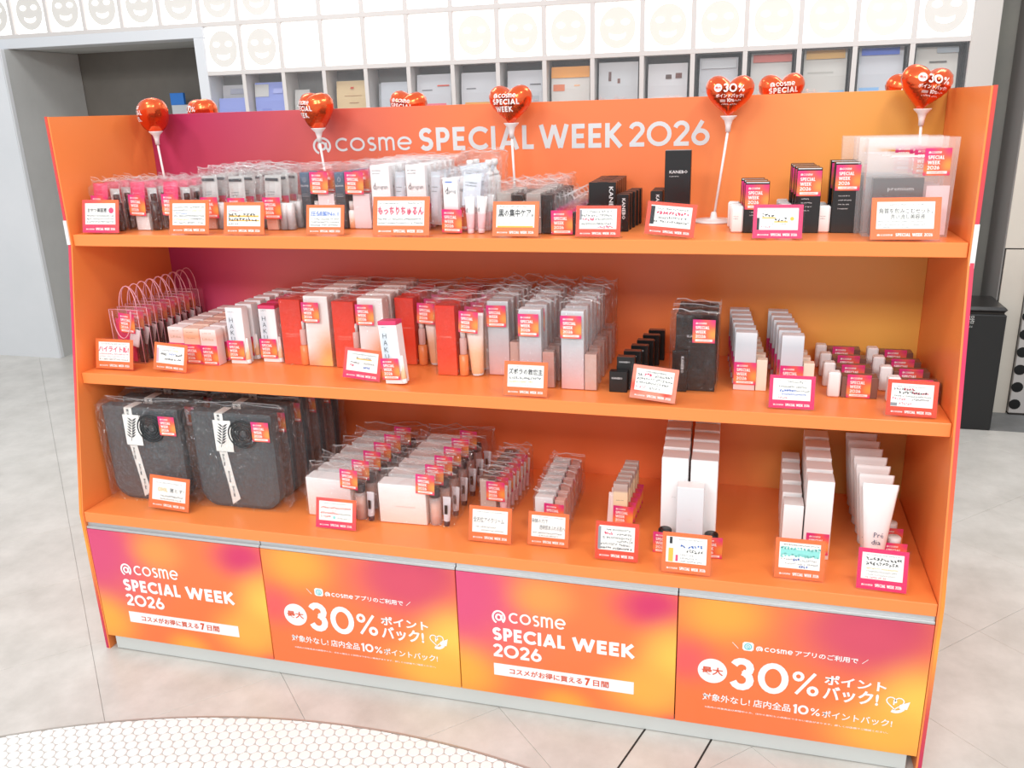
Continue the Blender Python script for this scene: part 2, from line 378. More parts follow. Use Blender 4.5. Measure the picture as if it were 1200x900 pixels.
# ---- black bin
bk = hm('bin_black', '161616', .38)
g = thing('waste_bin', 'tall black waste bin standing behind the right end of the display', 'bin', (2.36, 2.305, 0))
MB().box(0, .465, 0, .26, .0, .535, c=.006).obj('body', bk, g)
MB().box(-.002, .467, -.002, .262, .541, .566, c=.012).obj('lid', hm('bin_lid', '262423', .3), g)
MB().box(.01, .455, .008, .252, .534, .542).obj('seam', dk, g)
t = MB(); text(t, '器', .305, .340, .492, .527, -.0006); scribble(t, random.Random(3), .29, .338, .474, .009, -.0006)
t.obj('lettering', hm('bin_print', 'A9A9A6', .5), g)

# ---- face-mask wall: frame, backlit panels, cubbies
fr = hm('frame_paint', 'CFCAC6', .45); frl = hm('frame_paint_cool', 'D2D5D8', .45)
F = thing('mask_wall_fixture', 'large white gridded wall fixture with backlit face panels above product cubbies', 'display shelf', (0, 2.7, 0))
XS = [-1.2315+.2416*k for k in range(17)]; XS[0] = -1.222
XL = [-1.2235-.248*k for k in range(1, 12)]
ZR = [1.43, 1.681, 1.932, 2.185, 2.44]
for x in XS:
    MB().box(x-.011, x+.011, 0, .14, 1.40, 2.44, c=.001).obj('divider', fr, F)
for x in XL:
    MB().box(x-.011, x+.011, 0, .14, 1.94, 2.44, c=.001).obj('divider', fr, F)
for z in ZR[1:]:
    MB().box(XS[0] if z < 1.9 else -3.99, 2.67, -.001, .141, z-.011, z+.011, c=.001).obj('rail', fr, F)
MB().box(2.625, 2.735, -.004, .17, 0, 2.44, c=.002).obj('end_stile', hm('end_stile', 'C6C1BB', .45), F)
MB().box(XS[0], 2.64, -.002, .142, 1.372, 1.43, c=.002).obj('rail', fr, F)
MB().box(XS[0], 2.64, .004, .14, 0.0, 1.372, c=.002).obj('lower_cabinet', fr, F)
MB().box(-3.99, -1.205, -.006, .15, 1.866, 1.921, c=.002).obj('lintel', frl, F)
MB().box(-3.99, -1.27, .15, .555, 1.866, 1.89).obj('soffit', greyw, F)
MB().box(-1.27, -1.208, -.006, .15, 0, 1.866, c=.002).obj('jamb', frl, F)
MB().box(XS[0], 2.64, .142, .152, 1.43, 1.68).obj('cubby_back', hm('cubby_back', '7C7976', .6), F)
MB().box(-3.99, 2.64, .05, .06, 1.94, 2.44).obj('lightbox_back', fr, F)
MB().box(XS[0], 2.64, .05, .06, 1.68, 1.95).obj('lightbox_back', fr, F)
lit = mat('lit_panel', (1, 1, .99), .5, emit=.9)
face_m = [mat('mask_print_%d' % i, hexc(h), .6, emit=e) for i, (h, e) in enumerate((('CDCAC4', .16), ('D6D1C8', .20), ('E4E1DA', .33)))]
def ell(cx, cz, rx, rz, n=20, top=None):
    p = arc(cx, cz, rx, rz, 0, 360-360/n, n-1)
    if top is not None: p = [(a, min(b, top)) for a, b in p]
    return p
def flat(mb, pts, y, mi): mb.add([(a, y, b) for a, b in pts], [tuple(range(len(pts)))], mi)
def lightpanel(w, tone, ew):
    mb = MB(); mb.box(-w/2, w/2, .006, .03, -.112, .112, 0)
    p = [('lightbox_panel', mb.mesh('lightbox_panel', lit))]
    fm = MB(); rx = w*.40*ew
    flat(fm, ell(0, -.002, rx, .094, 28), .0035, 0)
    flat(fm, ell(-.038*ew, .022, .021, .014, 14), .0015, 1); flat(fm, ell(.038*ew, .022, .021, .014, 14), .0015, 1)
    mo = arc(0, -.02, .042, .016, 200, 340, 8)+arc(0, -.028, .044, .030, 330, 210, 8); flat(fm, mo, .0015, 1)
    return p[0][1], fm.mesh('mask_print', [face_m[tone], lit])
LP = {(t, k): lightpanel(.2416-.022 if k else .248-.022, t, 1) for t in (0, 1, 2) for k in (0, 1)}
tone_r = [0, 0, 2, 2, 2, 2, 1, 1, 1, 1, 1, 1, 1, 1, 1, 0]  # palest tone in the middle columns puts overexposure glare into the print
for row, zc in enumerate((1.8065, 2.0585, 2.312)):
    for k in range(16):
        p = LP[(tone_r[k], 1)]; o = link('lightbox_panel', p[0], F, ((XS[k]+XS[k+1])/2, .012, zc)); link('mask_print', p[1], o)
    if row:
        for k in range(10):
            p = LP[(1 if k > 6 else 0, 0)]
            x1 = XL[k-1] if k else XS[0]
            o = link('lightbox_panel', p[0], F, ((x1+XL[k])/2, .012, zc)); link('mask_print', p[1], o)
pane = MB().box(-.1085, .1085, .004, .007, -.114, .114).mesh('glass_pane', film('cubby_glass', rough=.03, gl=.3, base=.07))
box_edge = MB()
for a in ((-.106, -.1025, -.112, .112), (.1025, .106, -.112, .112), (-.106, .106, .108, .112)): box_edge.box(a[0], a[1], .01, .09, a[2], a[3])
bem = box_edge.mesh('acrylic_bin_edge', hm('smoke_acrylic', '4A4846', .2))
for k in range(16):
    o = link('glass_pane', pane, F, ((XS[k]+XS[k+1])/2, 0, 1.556))
    if k > 10: link('acrylic_bin_edge', bem, F, ((XS[k]+XS[k+1])/2, 0, 1.556))
# mask pouches in the cubbies: (x offset, width, height, colours, label)
def pouch(k, xo, w, h, cols, lab, y=.05, rz=0, cut=None):
    mb = MB(); h *= 1.0 if k < 8 else 1.1; hgt = h
    mb.add([(-w/2, .012, 0), (w/2, .012, 0), (w/2, .030, .02), (w/2, .022, hgt), (-w/2, .022, hgt), (-w/2, .03, .02), (-w/2, 0, .02), (w/2, 0, .02), (w/2, .002, hgt*.5), (-w/2, .002, hgt*.5), (w/2, .016, hgt), (-w/2, .016, hgt)],
           [(0, 1, 7, 6), (6, 7, 8, 9), (9, 8, 10, 11), (11, 10, 3, 4), (4, 3, 2, 5), (5, 2, 1, 0), (0, 6, 9, 11, 4, 5), (1, 2, 3, 10, 8, 7)])
    root = thing('mask_pouch', lab, 'pouch', ((XS[k]+XS[k+1])/2+xo, 2.7+y, 1.430), (0, 0, rz), 'mask pouches in the wall cubbies')
    mb.obj('pouch_body', cols[0], root)
    for i, (x0, x1, z0, z1, m) in enumerate(cols[1]):
        q = MB(); y_ = -.001
        q.add([(x0*w, y_ if z0 < .5 else .002, z0*hgt), (x1*w, y_ if z0 < .5 else .002, z0*hgt), (x1*w, (y_+.004 if z1 < .6 else .0125), z1*hgt), (x0*w, (y_+.004 if z1 < .6 else .0125), z1*hgt)], [(0, 1, 2, 3)])
        q.obj('printed_band', m, root)
c_ = lambda h: hm('ink_'+h, h, .5)
sil, blu, cobalt, tan = c_('C9CBCF'), c_('8F9CDD'), c_('2E6BC8'), c_('D8BE92')
pouch(0, .0, .19, .12, (blu, [(-.35, -.2, .15, .6, cobalt), (.38, .48, .1, .9, cobalt), (-.1, .3, .2, .5, c_('9FA8E2'))]), 'lavender blue mask pouch in the first cubby from the left')
pouch(0, -.01, .17, .19, (c_('CBCACC'), [(-.2, .3, .75, .9, c_('B5B7C6'))]), 'pale grey mask pouch behind lavender pouch in the first cubby', .10)
pouch(1, .0, .19, .195, (blu, [(-.5, -.05, .62, .95, c_('C6C5C2')), (-.3, 0, .2, .4, c_('7F8BD2')), (.1, .4, .7, .85, c_('A9B1E6'))]), 'tall lavender mask pouch in the second cubby from the left')
pouch(2, -.05, .09, .15, (c_('BFBDB9'), [(-.4, .4, .4, .8, c_('D6D4D0'))]), 'small grey mask pouch behind foil balloon in the third cubby')
pouch(3, .01, .185, .185, (tan, [(-.05, .05, .78, .84, c_('D2553C')), (-.25, .3, .58, .63, c_('A0714A')), (-.1, .2, .38, .41, c_('A0714A'))]), 'tan mask pouch with small red print in the fourth cubby')
pouch(4, .01, .15, .17, (c_('C2C6CC'), []), 'plain silver mask pouch in the fifth cubby')
pouch(4, -.06, .07, .165, (c_('AEB1B4'), []), 'narrow grey mask pouch leaning at the left in the fifth cubby', .09)
pouch(5, -.005, .19, .20, (sil, [(-.35, -.05, .6, .67, c_('6E7074')), (-.35, .35, .12, .45, c_('EE6F80')), (.1, .45, .7, .75, c_('E2563A'))]), 'silver mask pouch with pink label in the sixth cubby')
pouch(6, .0, .19, .20, (sil, [(-.35, -.08, .6, .67, c_('6E7074')), (-.4, .3, .12, .45, c_('E5A13C')), (.1, .42, .5, .85, c_('F0B95A'))]), 'silver mask pouch with amber label in the seventh cubby')
pouch(7, .005, .185, .20, (sil, [(.15, .45, .65, .7, c_('4E5054')), (-.4, .4, .2, .5, c_('AEB4B8'))]), 'silver grey mask pouch in the eighth cubby behind a balloon')
pouch(8, .0, .195, .19, (c_('D9D6D0'), [(-.5, .5, .75, 1, c_('EDA44A')), (-.45, -.15, .45, .8, c_('DE7A4C')), (.1, .25, .55, .7, c_('F2B98A'))]), 'cream mask pouch with orange top in the ninth cubby')
pouch(9, .0, .195, .20, (c_('C9CCCE'), [(-.25, -.18, .6, .85, c_('6B4A44')), (-.02, .05, .55, .8, c_('7A4C40')), (-.5, .5, .05, .35, c_('D8D2D2'))]), 'pale grey mask pouch with two small dark figures in the tenth cubby')
pouch(10, .0, .19, .185, (c_('D3D3D5'), [(-.05, .1, .65, .8, c_('5B443C')), (.2, .36, .66, .82, c_('6E4036')), (-.4, .4, .1, .45, c_('E2DAD8'))]), 'white mask pouch with two round dark portraits in the eleventh cubby')
pouch(11, .0, .18, .20, (c_('C7C8CC'), [(-.45, .45, .78, .95, c_('D5D8DA')), (-.4, .3, .3, .65, c_('BFC0C6'))]), 'light grey printed mask pouch in the twelfth cubby')
pouch(12, .0, .185, .21, (c_('CFCDC8'), [(-.45, .5, .82, .97, c_('DB7B70')), (-.3, .4, .3, .6, c_('DAD8D4'))]), 'grey mask pouch with coral top band in the thirteenth cubby')
pouch(13, .0, .19, .215, (c_('CFCDC6'), [(-.45, .45, .82, .98, c_('E2B266')), (-.4, .2, .55, .7, c_('B9B6AE')), (-.5, .0, .04, .18, c_('F4B838')), (.15, .48, .1, .4, c_('8FC3E8'))]), 'cream mask pouch with amber top and blue corner in the fourteenth cubby')
pouch(14, .0, .19, .215, (c_('CDCFD4'), [(-.45, .4, .85, .98, c_('5C78D8')), (-.45, .0, .12, .42, c_('8CBBE8')), (.05, .45, .1, .25, c_('6C8EE0'))]), 'pale mask pouch with blue top band in the fifteenth cubby')
pouch(15, -.01, .18, .205, (c_('CBC7BF'), [(0, .5, .88, .99, c_('B4BCC2')), (-.15, .25, .7, .75, c_('6E6A66'))]), 'beige mask pouch in the rightmost cubby')
# white sign with blue header seen through the opening
g = thing('floor_sign', 'white floor sign with blue header seen through the left opening', 'sign', (-1.70, 3.12, 0))
MB().box(-.075, .075, 0, .02, 0, 1.53, c=.002).obj('board', hm('sign_white', 'C9CDD0', .5), g)
MB().box(-.075, .02, -.002, .018, 1.53, 1.60, c=.001).obj('header', hm('sign_blue', '2D79CF', .5), g)

# ================================================================== DISPLAY STAND
D = thing('display_stand', 'large orange three-shelf promotional display stand with printed front panels', 'display stand', (0, 0, 0))
TH = .0103; YB = .527; Z1, Z2, Z3 = 1.1675, .8061, .4337
prof = [(0, 0), (0, .4305), (.141, 1.1405), (.141, 1.463), (.93, 1.463), (.93, 1.1405), (1.07, .4305), (1.07, 0)]
edge_m = ramp('edge_print', [(0, hexc('C22C5B')), (.10, hexc('D6484A')), (.22, hexc('EFA23E')), (.32, hexc('F08A35')), (.45, hexc('E8623E')), (.62, hexc('D8315F')), (1, hexc('D24A3C'))], 2, 'Generated')
for sx, X0 in ((0, 0), (1, W-TH)):
    o = MB().prism(prof, X0, X0+TH, plane='yz').obj('side_panel', orange, D)
    e = MB(); xo = (X0-.0012, X0+TH-.004) if not sx else (X0+.004, X0+TH+.0012)
    ep = [(-.0012, .002), (-.0012, .4305), (.1398, 1.1406), (.1398, 1.4638)]
    for a, b in zip(ep, ep[1:]):
        e.prism([a, b, (b[0]+.004, b[1]), (a[0]+.004, a[1])], xo[0], xo[1], plane='yz')
    e.obj('edge_trim', edge_m, o)
    cx_ = xo[0]-.0008; MB().box(cx_, xo[1]+.0008, .1375, .1445, 1.118 if sx else 1.142, 1.205).obj('edge_clip', hm('clip_white', 'E9E6E4', .4), o)
backm = blobs('back_print', hexc('EE7A45'), [(.0, 1.50, (1.25, .85), hexc('B0305A')), (.05, .95, (.95, .42), hexc('E85F80')), (.55, .88, (.5, .3), hexc('F07866')), (.0, 1.05, (.35, .5), hexc('BC3A68')), (2.25, 1.0, (.95, 1.05), hexc('F0B857')), (2.15, .45, (.6, .45), hexc('D9A455')), (2.2, 1.35, (.4, .4), hexc('D39A3F')), (1.2, 1.2, (.5, .5), hexc('F47E4A'))], noise=.06, rough=.34)
bp_ = MB().box(TH, W-TH, YB, YB+.016, .05, 1.4625, c=.0008).obj('back_panel', backm, D)
t = MB(); y_ = YB-.0008
logo(t, .533, .831, 1.349, .036, y_, 0, .15)
letters(t, 'SPECIAL', .852, 1.172, 1.346, .060, .19, .13, y_)
letters(t, 'WEEK', 1.186, 1.402, 1.346, .060, .19, .13, y_)
letters(t, '2026', 1.420, 1.620, 1.347, .060, .17, .07, y_)
t.obj('lettering', hm('header_white', 'D4D4D4', .5), bp_)
for z, y0 in ((Z1, .1472), (Z2, .0877), (Z3, .0019)):
    MB().box(TH+.001, W-TH-.001, y0, YB-.0005, z-.030, z, c=.0012).obj('shelf', orange, D)
for z, y1 in ((Z1, .925), (Z2, .99), (Z3, 1.07)):
    MB().box(TH+.001, W-TH-.001, YB+.0165, y1, z-.030, z, c=.0012).obj('rear_shelf', orange, D)
MB().box(TH+.001, W-TH-.001, .0205, 1.05, .046, .30).obj('carcass', hm('carcass_dark', '4A2A1C', .7), D)
al = hm('aluminium', 'C4C6C6', .32, metal=.55)
pw = (W-2*TH)/4
for k in range(4):
    a, b = TH+k*pw+.0012, TH+(k+1)*pw-.0012
    q = MB(); q.box(a, b, .001, .02, .3846, .3915, c=.001); q.box(a, b, .008, .02, .390, .4030); q.obj('rail', al, D)
MB().box(TH+.02, W-TH-.02, .006, .03, .002, .0445, c=.001).obj('plinth', hm('plinth_grey', 'C9CCC8', .45), D)
P_A = [(.0, .36, (.19, .16), hexc('C8346E')), (.0, .30, (.32, .26), hexc('D84C76')), (.215, .335, (.13, .10), hexc('F3954A')), (.47, .35, (.15, .10), hexc('CF3062')), (.545, .21, (.17, .16), hexc('F6C050')), (.0, .10, (.17, .14), hexc('F2A83E')), (.27, .045, (.11, .07), hexc('F0A03A')), (.47, .12, (.17, .13), hexc('F5AC48')), (.56, .02, (.12, .06), hexc('DB3C5C'))]
P_B = [(.10, .35, (.17, .12), hexc('F4A23C')), (.02, .22, (.12, .10), hexc('F05A58')), (.42, .37, (.19, .11), hexc('B0245A')), (.40, .33, (.25, .16), hexc('D24A62')), (.53, .17, (.19, .17), hexc('F9C552')), (.47, .09, (.22, .13), hexc('F4B045')), (.27, .0, (.25, .06), hexc('F0582F'))]
def front_panel(k):
    kind = k % 2; a = TH+k*pw
    m = blobs('panel_print_%d' % kind, hexc('F0763F'), P_B if kind else P_A, noise=.03, rough=.30)
    w = pw-.0024
    me = MB().box(0, w, 0, .018, .0458, .3836, c=.0008).mesh('front_panel', m)
    p = link('front_panel', me, D, (a+.0012, 0, 0)); t = MB(); y = -.0008; red = 1
    if not kind:
        logo(t, .088, .272, .257, .030, y)
        letters(t, 'SPECIAL', .088, .270, .2035, .037, .23, .09, y); letters(t, 'WEEK', .287, .436, .2035, .037, .23, .09, y)
        letters(t, '2026', .088, .211, .1565, .037, .2, .07, y)
        t.box(.088, .436, y, y+.0006, .1025, .1365)
        text(t, 'コスメがお得に買える', .128, .311, .1105, .128, y-.0006, 1, .018)
        text(t, '7', .318, .331, .109, .131, y-.0006, 1, .05); text(t, '日間', .338, .376, .1105, .128, y-.0006, 1, .018)
    else:
        t.prism(ell(.0815, .1985, .033, .0325, 32)[::-1], y, y+.0006)
        text(t, '最大', .0575, .1055, .1885, .2095, y-.0006, 1, .022)
        letters(t, '3', .1205, .1760, .158, .084, .20, .1, y); 
        letters(t, '0', .1835, .2485, .158, .084, .20, .1, y)
        t_ = MB(); 
        letters(t, '%', .258, .314, .168, .059, .13, .1, y)
        text(t, 'ポイント', .3251, .4537, .2035, .2295, y, 0, .030); text(t, 'バック!', .3245, .4406, .163, .2005, y, 0, .030)
        text(t, '対象外なし!', .0621, .1690, .1165, .1365, y, 0, .014); text(t, '店内全品', .1765, .2584, .1165, .1375, y, 0, .014)
        letters(t, '10', .2637, .2975, .1150, .0250, .22, .1, y); letters(t, '%', .302, .3219, .1165, .019, .14, .1, y)
        text(t, 'ポイントバック!', .3263, .474, .1145, .1345, y, 0, .014)
        text(t, '※店内の対象商品は期間中のみ、ほかの割引との併用はできない場合があります。詳しくは店頭でご確認ください。', .0682, .4677, .0960, .1010, y, 0, .01, 1)
        t.prism([(x, z) for x, z in [(.1451+.0040, .2646), (.1694-.004, .2646), (.1694, .2686), (.1694, .2829), (.1694-.004, .2869), (.1451+.004, .2869), (.1451, .2829), (.1451, .2686)]], y, y+.0006)
        t.prism(ell(.15725, .27575, .0088, .0088, 18)[::-1], y-.0004, y, 2)
        t.rib([(.15725+a*.0052, .27575+b*.0052) for a, b in arc(0, 0, 1, 1, -40, 260, 14)], .0014, y-.0006, 0); t.rib([(.15725+a*.0022, .27575+b*.0022) for a, b in arc(0, 0, 1, 1, 0, 360, 8)], .001, y-.0006, 0)
        logo(t, .1745, .2540, .2680, .0110, y, 0, .2)
        text(t, 'アプリのご利用で', .2590, .3905, .2670, .2815, y, 0, .02)
        t.rib([(.1227, .2823), (.1363, .2676)], .0012, y); t.rib([(.4105, .281), (.3987, .2689)], .0012, y)
        hx = lambda tt, s_: (.4745+s_*16*math.sin(tt)**3, .1800+s_*(13*math.cos(tt)-5*math.cos(2*tt)-2*math.cos(3*tt)-math.cos(4*tt)))
        t.rib([hx(2*PI*i/24, .00112) for i in range(25)], .0026, y)
        text(t, 'P', .4705, .4785, .174, .187, y, 0, .05)
        t.rib(arc(.476, .185, .022, .028, 250, 320, 6), .0075, y-.0003)
        flat(t, [(.4835, .1665), (.500, .166), (.5045, .187), (.484, .1765)][::1], y-.0004, 0)
    t.obj('lettering', [hm('panel_white', 'F2F2F0', .5), hm('panel_red_ink', 'D9532E', .5), hm('icon_teal', '7CCBD0', .5)], p)
for k in range(4): front_panel(k)

# ================================================================== FOIL BALLOONS
foil = mat('foil_orange', hexc('F5683A'), .22, metal=.85)
HR = []
for i in range(361):
    tt = 2*PI*i/360; x = 16.8*math.copysign(abs(math.sin(tt))**2.3, math.sin(tt)); z = 1.1*(12.6*math.cos(tt)-3.9*math.cos(2*tt)-1.5*math.cos(3*tt)-.7*math.cos(4*tt)+.6)
    HR.append((math.atan2(z, x), math.hypot(x, z)))
def heart_r(a):
    best = min(HR, key=lambda q: abs(math.atan2(math.sin(q[0]-a), math.cos(q[0]-a)))); return best[1]
HW = .108; SC = HW/32.6
def hthick(x, z):
    rho = min(.999, math.hypot(x, z)/(heart_r(math.atan2(z, x))*SC)); return .041*(1-rho**2.3)**.5
def heart_mesh():
    mb = MB(); n = 60; rings = [0, .3, .55, .74, .87, .95, 1]
    vs = []; fs = []; rnd = random.Random(5)
    for s_ in (-1, 1):
        base = len(vs); vs.append((0, s_*.041, 0))
        for r_ in rings[1:]:
            for i in range(n):
                a = 2*PI*i/n; R = heart_r(a)*SC*r_; x, z = R*math.cos(a), R*math.sin(a)
                y = s_*(.041*(1-min(r_, .9995)**2.3)**.5)
                if r_ > .5: y += s_*.0021*(r_-.5)*2*math.sin(i*PI*2*.36+3*r_)*(1 if r_ < 1 else 0)
                if r_ == 1: y = .0012*math.sin(i*2.2)
                vs.append((x, y, z))
        for i in range(n):
            j = (i+1) % n; q = (base, base+1+i, base+1+j) if s_ > 0 else (base, base+1+j, base+1+i); fs.append(q[::-1])
            for k in range(len(rings)-2):
                a_ = base+1+k*n; q = (a_+i, a_+j, a_+n+j, a_+n+i); fs.append(q if s_ < 0 else q[::-1])
    mb.add(vs, fs, 0, True)
    return mb.mesh('foil_heart', foil)
HM = heart_mesh()
def print_mesh(kind):
    t = MB()
    if kind == 'week':
        logo(t, -.031, .028, .0115, .0095, 0, 0, .2); letters(t, 'SPECIAL', -.034, .035, -.0045, .0130, .22, .13); letters(t, 'WEEK', -.028, .018, -.0220, .0130, .22, .13)
    else:
        t.add([(a, 0, b) for a, b in ell(-.026, .0135, .0092, .0092, 16)], [tuple(range(16))], 0)
        text(t, '最大', -.0325, -.0195, .0105, .0165, -.0005, 1, .02, 1)
        letters(t, '30', -.014, .017, .004, .019, .2, .08); letters(t, '%', .020, .034, .005, .0145, .16)
        text(t, 'ポイントバック!', -.030, .033, -.0085, .0005, 0, 0, .02, 1)
        t.box(-.020, -.0075, 0, .0003, -.0180, -.0125); letters(t, '10', -.004, .005, -.0180, .008, .22); letters(t, '%', .006, .012, -.0175, .006, .2)
        scribble(t, random.Random(2), .013, .028, -.0165, .004, 0); scribble(t, random.Random(4), -.017, .017, -.0245, .0035, 0)
    t.v = [(x, -(hthick(x, z)+.0011+(.0004 if y < 0 else 0)+.0006), z) for x, y, z in t.v]
    return t.mesh('printed_lettering', [hm('balloon_white', 'F3E4E0', .5), hm('balloon_red', 'D8492A', .5)])
PRT = {k: print_mesh(k) for k in ('week', 'pct')}
wp = hm('stick_plastic', 'F0E6E4', .35)
def balloon(lab, x, y, zc, kind, rz=0, tilt=0, xb=None, base=True):
    b = thing('foil_balloon', lab, 'balloon', (xb if xb is not None else x, y, Z1), (0, 0, 0), 'heart balloons on sticks')
    dx = x-(xb if xb is not None else x)
    h = link('foil_heart', HM, b, (dx, -.0, zc-Z1), (0, tilt, rz)); link('printed_lettering', PRT[kind], h)
    zb = zc-Z1-.052
    MB().lathe([(.006, zb-.034), (.0065, zb-.02), (.010, zb-.008), (.019, zb+.001), (.0195, zb+.003), (.0165, zb+.003)], 16, x=dx, y=0).obj('cup', wp, b)
    MB().tube([(0, 0, .006), (dx, 0, zb-.03)], .0031, 8).obj('stick', wp, b)
    MB().lathe([(.052, .0005), (.052, .0025), (.044, .0055), (.009, .008), (.0065, .022), (.0045, .024)], 28).obj('base_disc', wp, b)
balloon('heart foil balloon turned sideways, leftmost above the top shelf', .082, .455, 1.466, 'week', math.radians(-48), xb=.095)
balloon('heart foil balloon in front of the at sign on the header', .592, .455, 1.463, 'week', math.radians(-34), .03, xb=.61)
balloon('heart foil balloon covering the letter A of the header', 1.131, .455, 1.463, 'week', math.radians(-6), xb=1.138)
balloon('heart foil balloon on fully visible white stick, right of header lettering', 1.665, .462, 1.466, 'pct', 0, .02, xb=1.640)
balloon('heart foil balloon above the clear bags at the right end', 2.088, .455, 1.470, 'pct', math.radians(14), .16, xb=2.095)
Y2 = .64
balloon('heart balloon top peeking over the left end of back panel', .118, Y2, 1.462, 'pct', math.radians(-35))
balloon('heart balloon top peeking over the back panel between second and third front balloons', .782, Y2, 1.462, 'week', math.radians(-12), .1)
balloon('heart balloon top peeking over panel right of the long stick balloon', 1.787, Y2, 1.470, 'week', math.radians(4), -.05)
balloon('heart balloon partly hidden behind the rightmost front balloon', 2.084, Y2, 1.462, 'week', math.radians(14), -.1)
# ================================================================== PRODUCTS: mesh pieces
EPS = .0005
def cart(w, d, h, m, deco=None, mats=(), c=.0009, z=0):
    mb = MB(); mb.box(-w/2, w/2, 0, d, z, z+h, c=c)
    mb.add([(-w/2+.001, d*.18, z+h+.0002), (w/2-.001, d*.18, z+h+.0002), (w/2-.001, d*.2, z+h+.0002), (-w/2+.001, d*.2, z+h+.0002)], [(0, 1, 2, 3)])
    if deco: deco(mb)
    return mb.mesh('carton', [m, *mats])
def bag(w, d, h, extra, seed, amp=.0022, skew=0):
    """loose clear bag round the goods, gathered and creased above them"""
    r = random.Random(seed); nx, ny = 5, 2; per = []
    for i in range(nx): per.append((-.5+i/nx, -.5))
    for i in range(ny): per.append((.5, -.5+i/ny))
    for i in range(nx): per.append((.5-i/nx, .5))
    for i in range(ny): per.append((-.5, .5-i/ny))
    n = len(per); mb = MB(); rows = [(0, 1), (.3, 1), (.62, 1), (.9, 1), (1.0, .95)]
    vs = []
    for t, k in rows: vs += [(a*w+r.uniform(-amp, amp)*.7, d/2+b*d*k+r.uniform(-amp, amp)*.8, t*h+(r.uniform(-amp, amp) if t else .0006)) for a, b in per]
    for t, k in ((.55, .45), (1.0, .12)):
        vs += [(a*w*(1.02-.06*t)+r.uniform(-2, 2)*amp+skew*t, d*.55+b*d*k+r.uniform(-1.6, 1.6)*amp, h+extra*t*(1+r.uniform(-.35, .35))) for a, b in per]
    fs = []
    for q in range(6):
        for i in range(n):
            j = (i+1) % n; a, b, c1, c2 = q*n+i, q*n+j, (q+1)*n+j, (q+1)*n+i
            fs += [(a, b, c1), (a, c1, c2)] if (i+q) % 2 else [(a, b, c2), (b, c1, c2)]
    mb.add(vs, fs); top = vs[6*n:]
    mb.add(top+[(x+.0004, y, z+.0013) for x, y, z in top], [(i, (i+1) % n, n+(i+1) % n, n+i) for i in range(n)], 1)
    return mb.mesh('clear_bag', [FILM, SEAM])
def bottle(r, h, prof='cyl', cap=.22):
    mb = MB(); b = h*(1-cap)
    mb.lathe([(r*.92, .0), (r, .002), (r, b-.003), (r*.7, b), (r*.55, b+.001)], 14, 0)
    return mb
def tube_mesh(w, r, h, m, capm, cap=.018, top_w=None, print_=None, mats=()):
    """cosmetic tube standing on its cap: round at the foot, crimped flat at the top"""
    mb = MB(); n = 14; vs = []; lv = [(cap, 0), (cap+.006, .04), (h*.35, .3), (h*.65, .65), (h*.9, .93), (h*.94, 1), (h, 1)]
    for z, t in lv:
        rx = r+(w/2-r)*t; ry = r*(1-t)+.0007*t
        vs += [(rx*math.cos(2*PI*i/n), r+ry*math.sin(2*PI*i/n), z) for i in range(n)]
    fs = [(a*n+i, a*n+(i+1) % n, a*n+n+(i+1) % n, a*n+n+i) for a in range(len(lv)-1) for i in range(n)]+[tuple(range((len(lv)-1)*n, len(lv)*n))]
    mb.add(vs, fs, 0, True)
    if print_: print_(mb)
    cm = MB().lathe([(r*.86, 0), (r*.9, .001), (r*.92, cap), (r*.5, cap+.0003)], 14, y=r)
    return mb.mesh('tube_body', [m, *mats]), cm.mesh('cap', capm)
def sachet(w, h, m, d=.006, deco=None, mats=(), slant=0):
    mb = MB(); z0 = 0
    rows = [(0, .0006), (.06*h, d*.6), (h*.5, d), (h*.9, d*.6), (h*.93, .0006), (h, .0006)]
    vs = []
    for z, t in rows: vs += [(-w/2, d-t*.02, z), (-w/6, d-t, z), (w/6, d-t, z), (w/2, d-t*.02, z), (w/2, d+.0006, z), (-w/2, d+.0006, z)]
    fs = [(a*6+i, a*6+(i+1) % 6, a*6+6+(i+1) % 6, a*6+6+i) for a in range(5) for i in range(6)]+[(5, 4, 3, 2, 1, 0), (30, 31, 32, 33, 34, 35)]
    mb.add(vs, fs)
    if deco: deco(mb)
    return mb.mesh('sachet', [m, *mats])
WHT = hm('carton_white', 'E8E5E3', .38); BLK = hm('carton_black', '1C1B1B', .3); INK = hm('ink_dark', '33363B', .5); WINK = hm('ink_white', 'D9D9D9', .5)
stk_w = hm('sticker_white', 'FBEDE9', .5)
def sticker_mesh():
    mb = MB(); mb.box(-.025, .025, -.0006, 0, 0, .054); y = -.0010
    logo(mb, -.0185, .006, .0435, .0042, y, 1, .2); letters(mb, 'SPECIAL', -.0185, .012, .0322, .0075, .22, .1, y, 1)
    letters(mb, 'WEEK', -.0185, .0045, .0220, .0075, .22, .1, y, 1); letters(mb, '2026', -.0185, .0045, .0118, .0075, .22, .08, y, 1)
    mb.box(-.0185, .0195, y, y+.0003, .0035, .0085, 1); scribble(mb, random.Random(1), -.014, .015, .0048, .0022, y-.0003, 0, .0006)
    return mb.mesh('promo_sticker', [STK, stk_w])
STM = sticker_mesh()
def stk(x, z, y=-.0035, ry=0): return ('promo_sticker', STM, (x, y, z), (0, ry, 0))
def vtext(mb, s_, x, w, z0, z1, y=-.0004, mi=1): text(mb, s_, x-w/2, x+w/2, z0, z1, y, mi, .012, 1, vert=True)
def lines(mb, rnd, x0, x1, zs, h, y=-.0004, mi=1):
    for z in zs: scribble(mb, rnd, x0, x0+(x1-x0)*rnd.uniform(.6, 1), z, h, y, mi, h*.22)
R = random.Random(11)
pink_m = hm('sachet_pink', 'E5406C', .3); dark_br = hm('bottle_brown', '3E2320', .25); slv = hm('pouch_silver', 'C9C6C3', .32, metal=.25); capd = hm('cap_dark', '43464A', .35)
